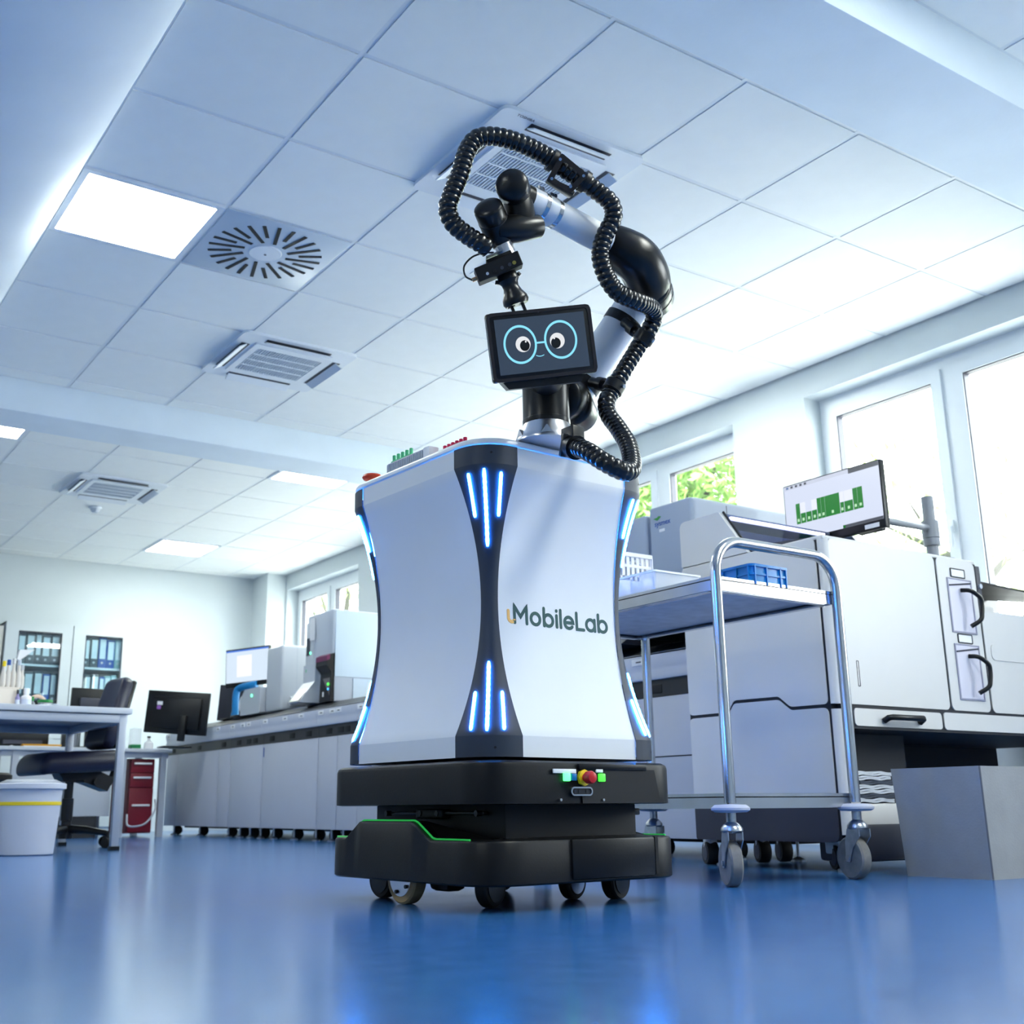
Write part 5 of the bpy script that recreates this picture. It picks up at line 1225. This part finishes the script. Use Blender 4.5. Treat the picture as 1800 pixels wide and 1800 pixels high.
cabinet(2.351, 2.998, 'white glazed binder cabinet at the left with one blue binder low down', None)
cabinet(3.002, 3.608, 'white glazed binder cabinet next to the office chair with two blue binders on top', None)
BN = {'left': [('grey', .085), ('grey', .085), ('grey', .06), ('grey', .085), ('grey', .085), ('grey', .05)], 'left_low': [('grey', .09), ('grey', .09), ('grey', .085), ('blue', .07), ('grey', .06)],
      'right': [('grey', .08), ('grey', .08), ('blue', .08), ('blue', .08), ('pale', .07)], 'right_low': [('grey', .055), ('grey', .06), ('grey', .08), ('blue', .05), ('pale', .06), ('pale', .06)]}
ordn = ['leftmost', 'second', 'third', 'fourth', 'fifth', 'sixth', 'seventh']
for key, x, z in (('left', 2.475, 1.62), ('left_low', 2.475, 1.24), ('right', 3.11, 1.62), ('right_low', 3.10, 1.24)):
    for k, (c_, w_) in enumerate(BN[key]):
        h_ = .29+.01*((k*7) % 3)
        cm = {'grey': M_binder, 'blue': M_binderb, 'pale': mat('binder_pale', (150, 186, 190), .6)}[c_]
        lab = '%s %s lever-arch binder on the %s shelf of the %s glazed cabinet' % (ordn[k], c_, 'lower' if 'low' in key else 'upper', key.split('_')[0])
        t = at0('binder', lab, 'binder', x+w_/2, 11.99, z, 'lever-arch binders in the glazed cabinets')
        part('binder_cover', MB().b2((-w_/2, -.10, 0), (w_/2, .15, h_), .003), cm, t)
        if c_ != 'pale' or True:
            part('spine_label', MB().b2((-w_*.36, -.102, h_*.30), (w_*.36, -.0995, h_*.94)), mat('spine_label', (222, 230, 236), .7), t, 0)
            part('finger_hole', MB().cyl((0, -.102, h_*.17), (0, -.099, h_*.17), .012, n=12), M_galv, t)
        x += w_+.003
t = at0('beige_cabinet', 'beige metal cabinet cut by the left picture edge', 'cabinet', 2.0, 12.05, 0)
wp('carcass', MB().b2((1.6, 11.87, 0), (2.335, 12.24, 1.975)), mat('beige_metal', (206, 204, 196), .5), t, smooth=0)
wp('door', MB().b2((1.62, 11.855, .05), (2.295, 11.872, 1.93), .004), MATS['beige_metal'], t)
# small lamp head over the table
t = at0('lamp_head', 'white wedge-shaped desk lamp head in front of the left binder cabinet', 'desk lamp', 2.05, 9.9, BZ)
lq = pY(45, 1150, 9.9)
wp('lamp_shade', MB().prism([(lq.x-.07, lq.z-.05), (lq.x-.045, lq.z-.055), (lq.x+.06, lq.z+.035), (lq.x-.055, lq.z+.03)], 9.86, 9.92, lambda u, v, q: (u, q, v)), M_paper, t, smooth=0)
wp('lamp_pole', MB().tube([(lq.x-.06, 9.9, BZ), (lq.x-.05, 9.9, lq.z-.03)], .007, 8), M_alu, t); wp('lamp_foot', MB().cyl((lq.x-.06, 9.9, BZ), (lq.x-.06, 9.9, BZ+.015), .08, n=20), M_alu, t)

# ================================================================== white table, chair, bin
TZ = .788; TX1, TYA, TYB = 2.066, 6.70, 7.90
t = at0('lab_table', 'white table with square grey legs at the left picture edge', 'table', 1.5, 7.3, 0)
wp('table_top', MB().b2((.55, TYA, TZ-.034), (TX1, TYB, TZ), .004), M_lab, t)
for lo, hi in (((.6, TYA+.02, TZ-.085), (TX1-.02, TYA+.06, TZ-.038)), ((.6, TYB-.06, TZ-.085), (TX1-.02, TYB-.02, TZ-.038)), ((TX1-.06, TYA+.06, TZ-.085), (TX1-.02, TYB-.06, TZ-.038))): wp('apron', MB().b2(lo, hi, .003), M_grey, t)
for x, y in ((TX1-.045, TYA+.04), (TX1-.045, TYB-.04), (.65, TYA+.04), (.65, TYB-.04)):
    l = wp('leg', MB().b2((x-.021, y-.021, .02), (x+.021, y+.021, TZ-.036), .003), M_grey, t); wp('leg_cap', MB().b2((x-.026, y-.026, 0), (x+.026, y+.026, .022)), M_blk, t, l, 0)
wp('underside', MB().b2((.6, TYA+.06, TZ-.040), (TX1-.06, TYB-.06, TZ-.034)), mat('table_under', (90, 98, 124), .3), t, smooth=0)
# chair
ch = thing('office_chair', 'navy vinyl office swivel chair pushed under the end of the white table', 'chair', (1.90, 7.32, 0), R_(8))
def pad(cx_, cz_, w_, d_, h_, r, mtx=None): return MB().box((0, 0, 0), (d_, w_, h_), r, 5, mtx=Matrix.Translation((cx_, 0, cz_)) if mtx is None else mtx)
sp_ = pad(-.01, .505, .46, .50, .125, .055)
for i, v in enumerate(sp_.v): sp_.v[i] = (v[0], v[1], v[2]-.045*max(0, (-v[0]-.10)/.15)**2+.01*math.cos(v[1]*6))
part('seat', sp_, M_navy, ch, 60, 'glossy navy vinyl seat pad')
bm_ = Matrix.Translation((.262, 0, .80)) @ Matrix.Rotation(R_(12), 4, 'Y')
bk = MB().box((0, 0, 0), (.085, .40, .46), .04, 5)
bk.v = [(v[0]+.06*(v[1]/.2)**2*-.5-.03*math.cos((v[2]+.10)*5), v[1]*(1-.52*max(0, v[2]/.23)**2.2-.25*max(0, -v[2]/.23)**2.2), v[2]) for v in bk.v]
part('backrest', MB().add(bk.v, bk.f, bm_), M_navy, ch, 60, 'navy vinyl padded backrest')
bs = MB().box((0, 0, 0), (.03, .37, .44), .012, 3)
bs.v = [(v[0]+.05+.06*(v[1]/.2)**2*-.5-.03*math.cos((v[2]+.10)*5)+.0, v[1]*(1-.52*max(0, v[2]/.23)**2.2-.25*max(0, -v[2]/.23)**2.2), v[2]) for v in bs.v]
part('back_shell', MB().add(bs.v, bs.f, bm_), M_blk, ch, 60)
part('back_bar', MB().tube(catmull([(.10, 0, .40), (.22, 0, .36), (.27, 0, .42), (.30, 0, .56), (.305, 0, .72)], 6), .02, 10), M_blk, ch, 60)
part('mechanism', MB().prism([(-.10, .45), (.16, .45), (.26, .41), (.22, .33), (.06, .385), (-.06, .385)], -.06, .06, lambda u, v, q: (u, q, v)), M_blk, ch, 0)
part('tilt_knob', MB().cyl((.14, -.085, .385), (.14, -.06, .385), .022, n=14), M_blkm, ch)
part('height_lever', MB().tube([(.02, 0, .39), (.03, -.16, .385)], .008, 8), M_blk, ch)
part('gas_column', MB().lathe([(.026, .39), (.026, .29), (.034, .288), (.034, .16), (.028, .158), (.028, .06), (.04, .055), (.04, .10)], n=20), M_blk, ch)
for k in range(5):
    a = R_(72*k+14); d = Vector((math.cos(a), math.sin(a), 0))
    sp2 = part('star_arm', MB().tube([d*.03+Vector((0, 0, .11)), d*.15+Vector((0, 0, .105)), d*.29+Vector((0, 0, .085))], lambda i: (.026, .022, .016)[i], 10), M_blk, ch, 60)
    w0 = d*.29; ax = Vector((-d.y, d.x, 0))
    for s_ in (-1, 1): part('caster_wheel', MB().lathe([(.01, 0), (.03, .002), (.032, .010), (.028, .018), (.008, .02)], w0+ax*.006*s_+Vector((0, 0, .032)), ax*s_, 20), M_blkm, sp2)
    part('caster_stem', MB().cyl(w0+Vector((0, 0, .03)), w0+Vector((0, 0, .09)), .012, n=10), M_blk, sp2)
# stool behind
t = at0('lab_stool', 'low stool with chrome legs and black seat under the white table', 'stool', 1.62, 8.35, 0)
wp('stool_seat', MB().lathe([(.004, .40), (.14, .40), (.165, .42), (.165, .45), (.14, .465), (.004, .468)], (1.62, 8.35, 0), n=28), M_blkm, t, smooth=50)
for k in range(4):
    a = R_(45+90*k); wp('stool_leg', MB().cyl((1.62+.10*math.cos(a), 8.35+.10*math.sin(a), .41), (1.62+.19*math.cos(a), 8.35+.19*math.sin(a), 0), .013, n=12), M_steel, t)
wp('foot_ring', MB().tube([(1.62+.165*math.cos(R_(a)), 8.35+.165*math.sin(R_(a)), .13) for a in range(0, 360, 15)], .009, 8, True), M_steel, t)
# waste bin
bq = pZ(42, 1505, 0); bcx, bcy = bq.x-.0+.035, bq.y+.135
t = at0('waste_bin', 'light grey plastic waste bin with a yellow band', 'waste bin', bcx, bcy, 0)
part('bin_body', MB().lathe([(.128, 0), (.136, .006), (.160, .34), (.150, .345), (.128, .01)], n=44), mat('bin_grey', (196, 200, 212), .5), t, 40)
part('bin_rim', MB().lathe([(.160, .325), (.176, .328), (.176, .352), (.168, .356), (.158, .35)], n=44), MATS['bin_grey'], t, 40)
part('yellow_band', MB().lathe([(.1540, .245), (.1560, .246), (.1570, .262), (.1545, .263)], n=44), M_yel, t, 40)
part('bin_liner', MB().lathe([(.14, .340), (.150, .362), (.12, .375), (.05, .372), (.004, .36)], n=24), M_clear, t, 60)
# things on the table
def bottle(name, label, px_, py_, Yd, r, h, mt_, cap, caph=.02, cat='bottle', group=None):
    p = pY(px_, py_, Yd); t = at0(name, label, cat, p.x, Yd, TZ, group)
    part('bottle_body', MB().lathe([(r*.94, 0), (r, .004), (r, h*.66), (r*.75, h*.76), (r*.5, h*.8), (r*.5, h)], n=20), mt_, t)
    part('bottle_cap', MB().lathe([(r*.56, h-.004), (r*.56, h+caph), (r*.5, h+caph+.002)], n=16), cap, t)
    part('bottle_label', MB().lathe([(r*1.012, h*.18), (r*1.012, h*.52)], n=20), mat('label_blue_white', (214, 220, 236), .6), t)
    return t
bottle('white_bottle', 'white plastic bottle on the table in front of the cabinet', 46, 1225, 6.92, .030, .085, M_paper, M_paper, .02)
bottle('violet_vial', 'small vial with violet label beside the cream box', 31, 1225, 6.90, .013, .075, mat('vial_violet', (150, 140, 190), .4), M_char, .018, 'vial')
bottle('green_cap_tube', 'small tube with green cap behind the white bottle', 58, 1225, 7.02, .014, .05, M_clear, mat('cap_green', (30, 130, 60), .4), .02, 'tube')
p = pY(79, 1235, 6.93); t = at0('green_lid_jar', 'squat clear jar with green lid on the table', 'jar', p.x, 6.93, TZ)
part('jar_body', MB().lathe([(.036, 0), (.038, .004), (.038, .03), (.034, .032)], n=24), M_clear, t); part('jar_lid', MB().cyl((0, 0, .032), (0, 0, .046), .042, n=24), MATS['cap_green'], t); part('jar_fill', MB().cyl((0, 0, .002), (0, 0, .022), .034, n=20), M_paper, t)
p = pY(95, 1235, 7.05); t = at0('clear_jar', 'low clear jar beside the green-lidded jar', 'jar', p.x, 7.05, TZ)
part('jar_body', MB().lathe([(.028, 0), (.03, .004), (.03, .028)], n=20), M_clear, t); part('jar_lid', MB().cyl((0, 0, .028), (0, 0, .036), .032, n=20), M_labg, t)
p = pY(66, 1225, 7.15); t = at0('tape_dispenser', 'curved beige and black tape dispenser on the table', 'tape dispenser', p.x, 7.15, TZ)
part('dispenser_arc', MB().tube([(.055*math.cos(R_(a))+.0, 0, .012+.075*math.sin(R_(a))) for a in range(0, 181, 15)], .011, 10), mat('beige_tape', (226, 196, 176), .5), t, 60)
part('dispenser_body', MB().prism([(-.045, 0), (.045, 0), (.035, .05), (.0, .062), (-.035, .05)], -.012, .012, lambda u, v, q: (u, q, v)), M_blk, t, 0)
p = pY(0, 1225, 6.98); t = at0('cream_box', 'cream cardboard box on the table under the pipettes', 'box', p.x-.02, 7.0, TZ)
part('box_body', MB().b2((-.16, -.09, 0), (.105, .09, .108), .003), mat('cream_card', (238, 226, 212), .7), t); part('box_flap', MB().b2((-.16, -.092, .100), (.106, .09, .110)), MATS['cream_card'], t, 0)
for k, (px_, hh, c_) in enumerate(((2, .12, M_yel), (11, .13, M_binderb), (21, .14, M_labw), (31, .135, M_labg), (38, .11, M_clear))):
    p = pY(px_, 1200, 7.0)
    t = at0('pipette', ['pipette with yellow button standing on the cream box', 'pipette with dark blue button standing on the cream box', 'tall cream pipette, middle one on the cream box', 'grey pipette, second from the right on the cream box', 'clear stubby pipette at the right end of the cream box'][k], 'pipette', p.x, 6.96+.012*k, TZ+.1105, 'pipettes on the cream box')
    part('pipette_body', MB().lathe([(.012, 0), (.016, .02), (.015, hh*.6), (.009, hh*.78), (.008, hh)], n=16), mat('pipette_cream', (214, 208, 200), .5), t)
    part('pipette_button', MB().lathe([(.007, hh-.003), (.0105, hh), (.0105, hh+.028), (.008, hh+.03)], n=14), c_, t)

# ================================================================== trees outside the windows
M_leaf = [mat('leaf_green', (132, 168, 84), .6, var=.25, vscale=.8), mat('leaf_pale', (160, 190, 110), .6, var=.25, vscale=.8)]
M_bark = mat('bark', (58, 56, 52), .9, bump=.6, bscale=20, var=.2)
def tree(label, x, y, zc, r, n, lm, seed, leaf=.16):
    rd = random.Random(seed); t = at0('tree', label, 'tree', x, y, -1.0, 'trees outside the windows')
    tk = MB().tube([(0, 0, 0), (.1, .05, (zc+1)*.4), (-.05, .1, zc+1-r*.5), (.1, 0, zc+1+r*.5)], lambda i: (.22, .17, .12, .03)[i], 10)
    for k in range(9):
        a = rd.uniform(0, 6.28); z0 = (zc+1)*rd.uniform(.5, .95)
        tk.tube([(0, 0, z0), (math.cos(a)*r*.4, math.sin(a)*r*.4, z0+r*.25), (math.cos(a)*r*.8, math.sin(a)*r*.8, z0+r*rd.uniform(.3, .7))], lambda i: (.07, .045, .012)[i], 6)
    part('trunk', tk, M_bark, t, 60)
    vs_, fs_ = [], []
    blobs = [(Vector((rd.uniform(-1, 1), rd.uniform(-1, 1), rd.uniform(-.9, .9)))*r*.75, r*rd.uniform(.25, .45)) for _ in range(26)]
    for _ in range(n):
        c, br_ = rd.choice(blobs); d = Vector((rd.gauss(0, 1), rd.gauss(0, 1), rd.gauss(0, 1))).normalized()
        p = c+d*br_*rd.uniform(.5, 1.0)+Vector((0, 0, zc+1)); u = Vector((rd.gauss(0, 1), rd.gauss(0, 1), rd.gauss(0, 1))).normalized(); v = u.orthogonal().normalized()
        s1, s2 = leaf*rd.uniform(.6, 1.1), leaf*rd.uniform(.3, .5); b = len(vs_)
        vs_ += [p-u*s1, p+v*s2+u.cross(v)*s2*.3, p+u*s1, p-v*s2+u.cross(v)*s2*.3]; fs_.append([b, b+1, b+2, b+3])
    lf = part('leaves', MB().add(vs_, fs_), lm, t, 0); lf['kind'] = 'stuff'
tree('dense green tree seen through the window behind the grey analysers', 10.5, 10.6, 4.0, 2.3, 16000, M_leaf[0], 1, .09)
tree('green tree seen through the narrow window strip right of the robot', 12.0, 14.0, 4.6, 2.6, 13000, M_leaf[0], 2, .10)
tree('pale sparse tree seen through the right-hand window above the monitor', 13.5, 8.6, 3.4, 2.0, 900, M_leaf[1], 3, .14)
tree('pale sparse tree at the right picture edge outside the window', 13.0, 6.2, 2.8, 1.9, 900, M_leaf[1], 4, .14)
tree('pale tree seen through the far window beside the tall analyser', 11.0, 21.5, 4.0, 2.2, 1300, M_leaf[1], 5)
struct('ground', MB().b2((XW+.5, -15, -1.2), (40, 45, -1.0)), mat('pale_paving', (214, 212, 204), .9, var=.06, vscale=.5), smooth=0)  # ground out of view, made pale to bounce sky light to the ceiling
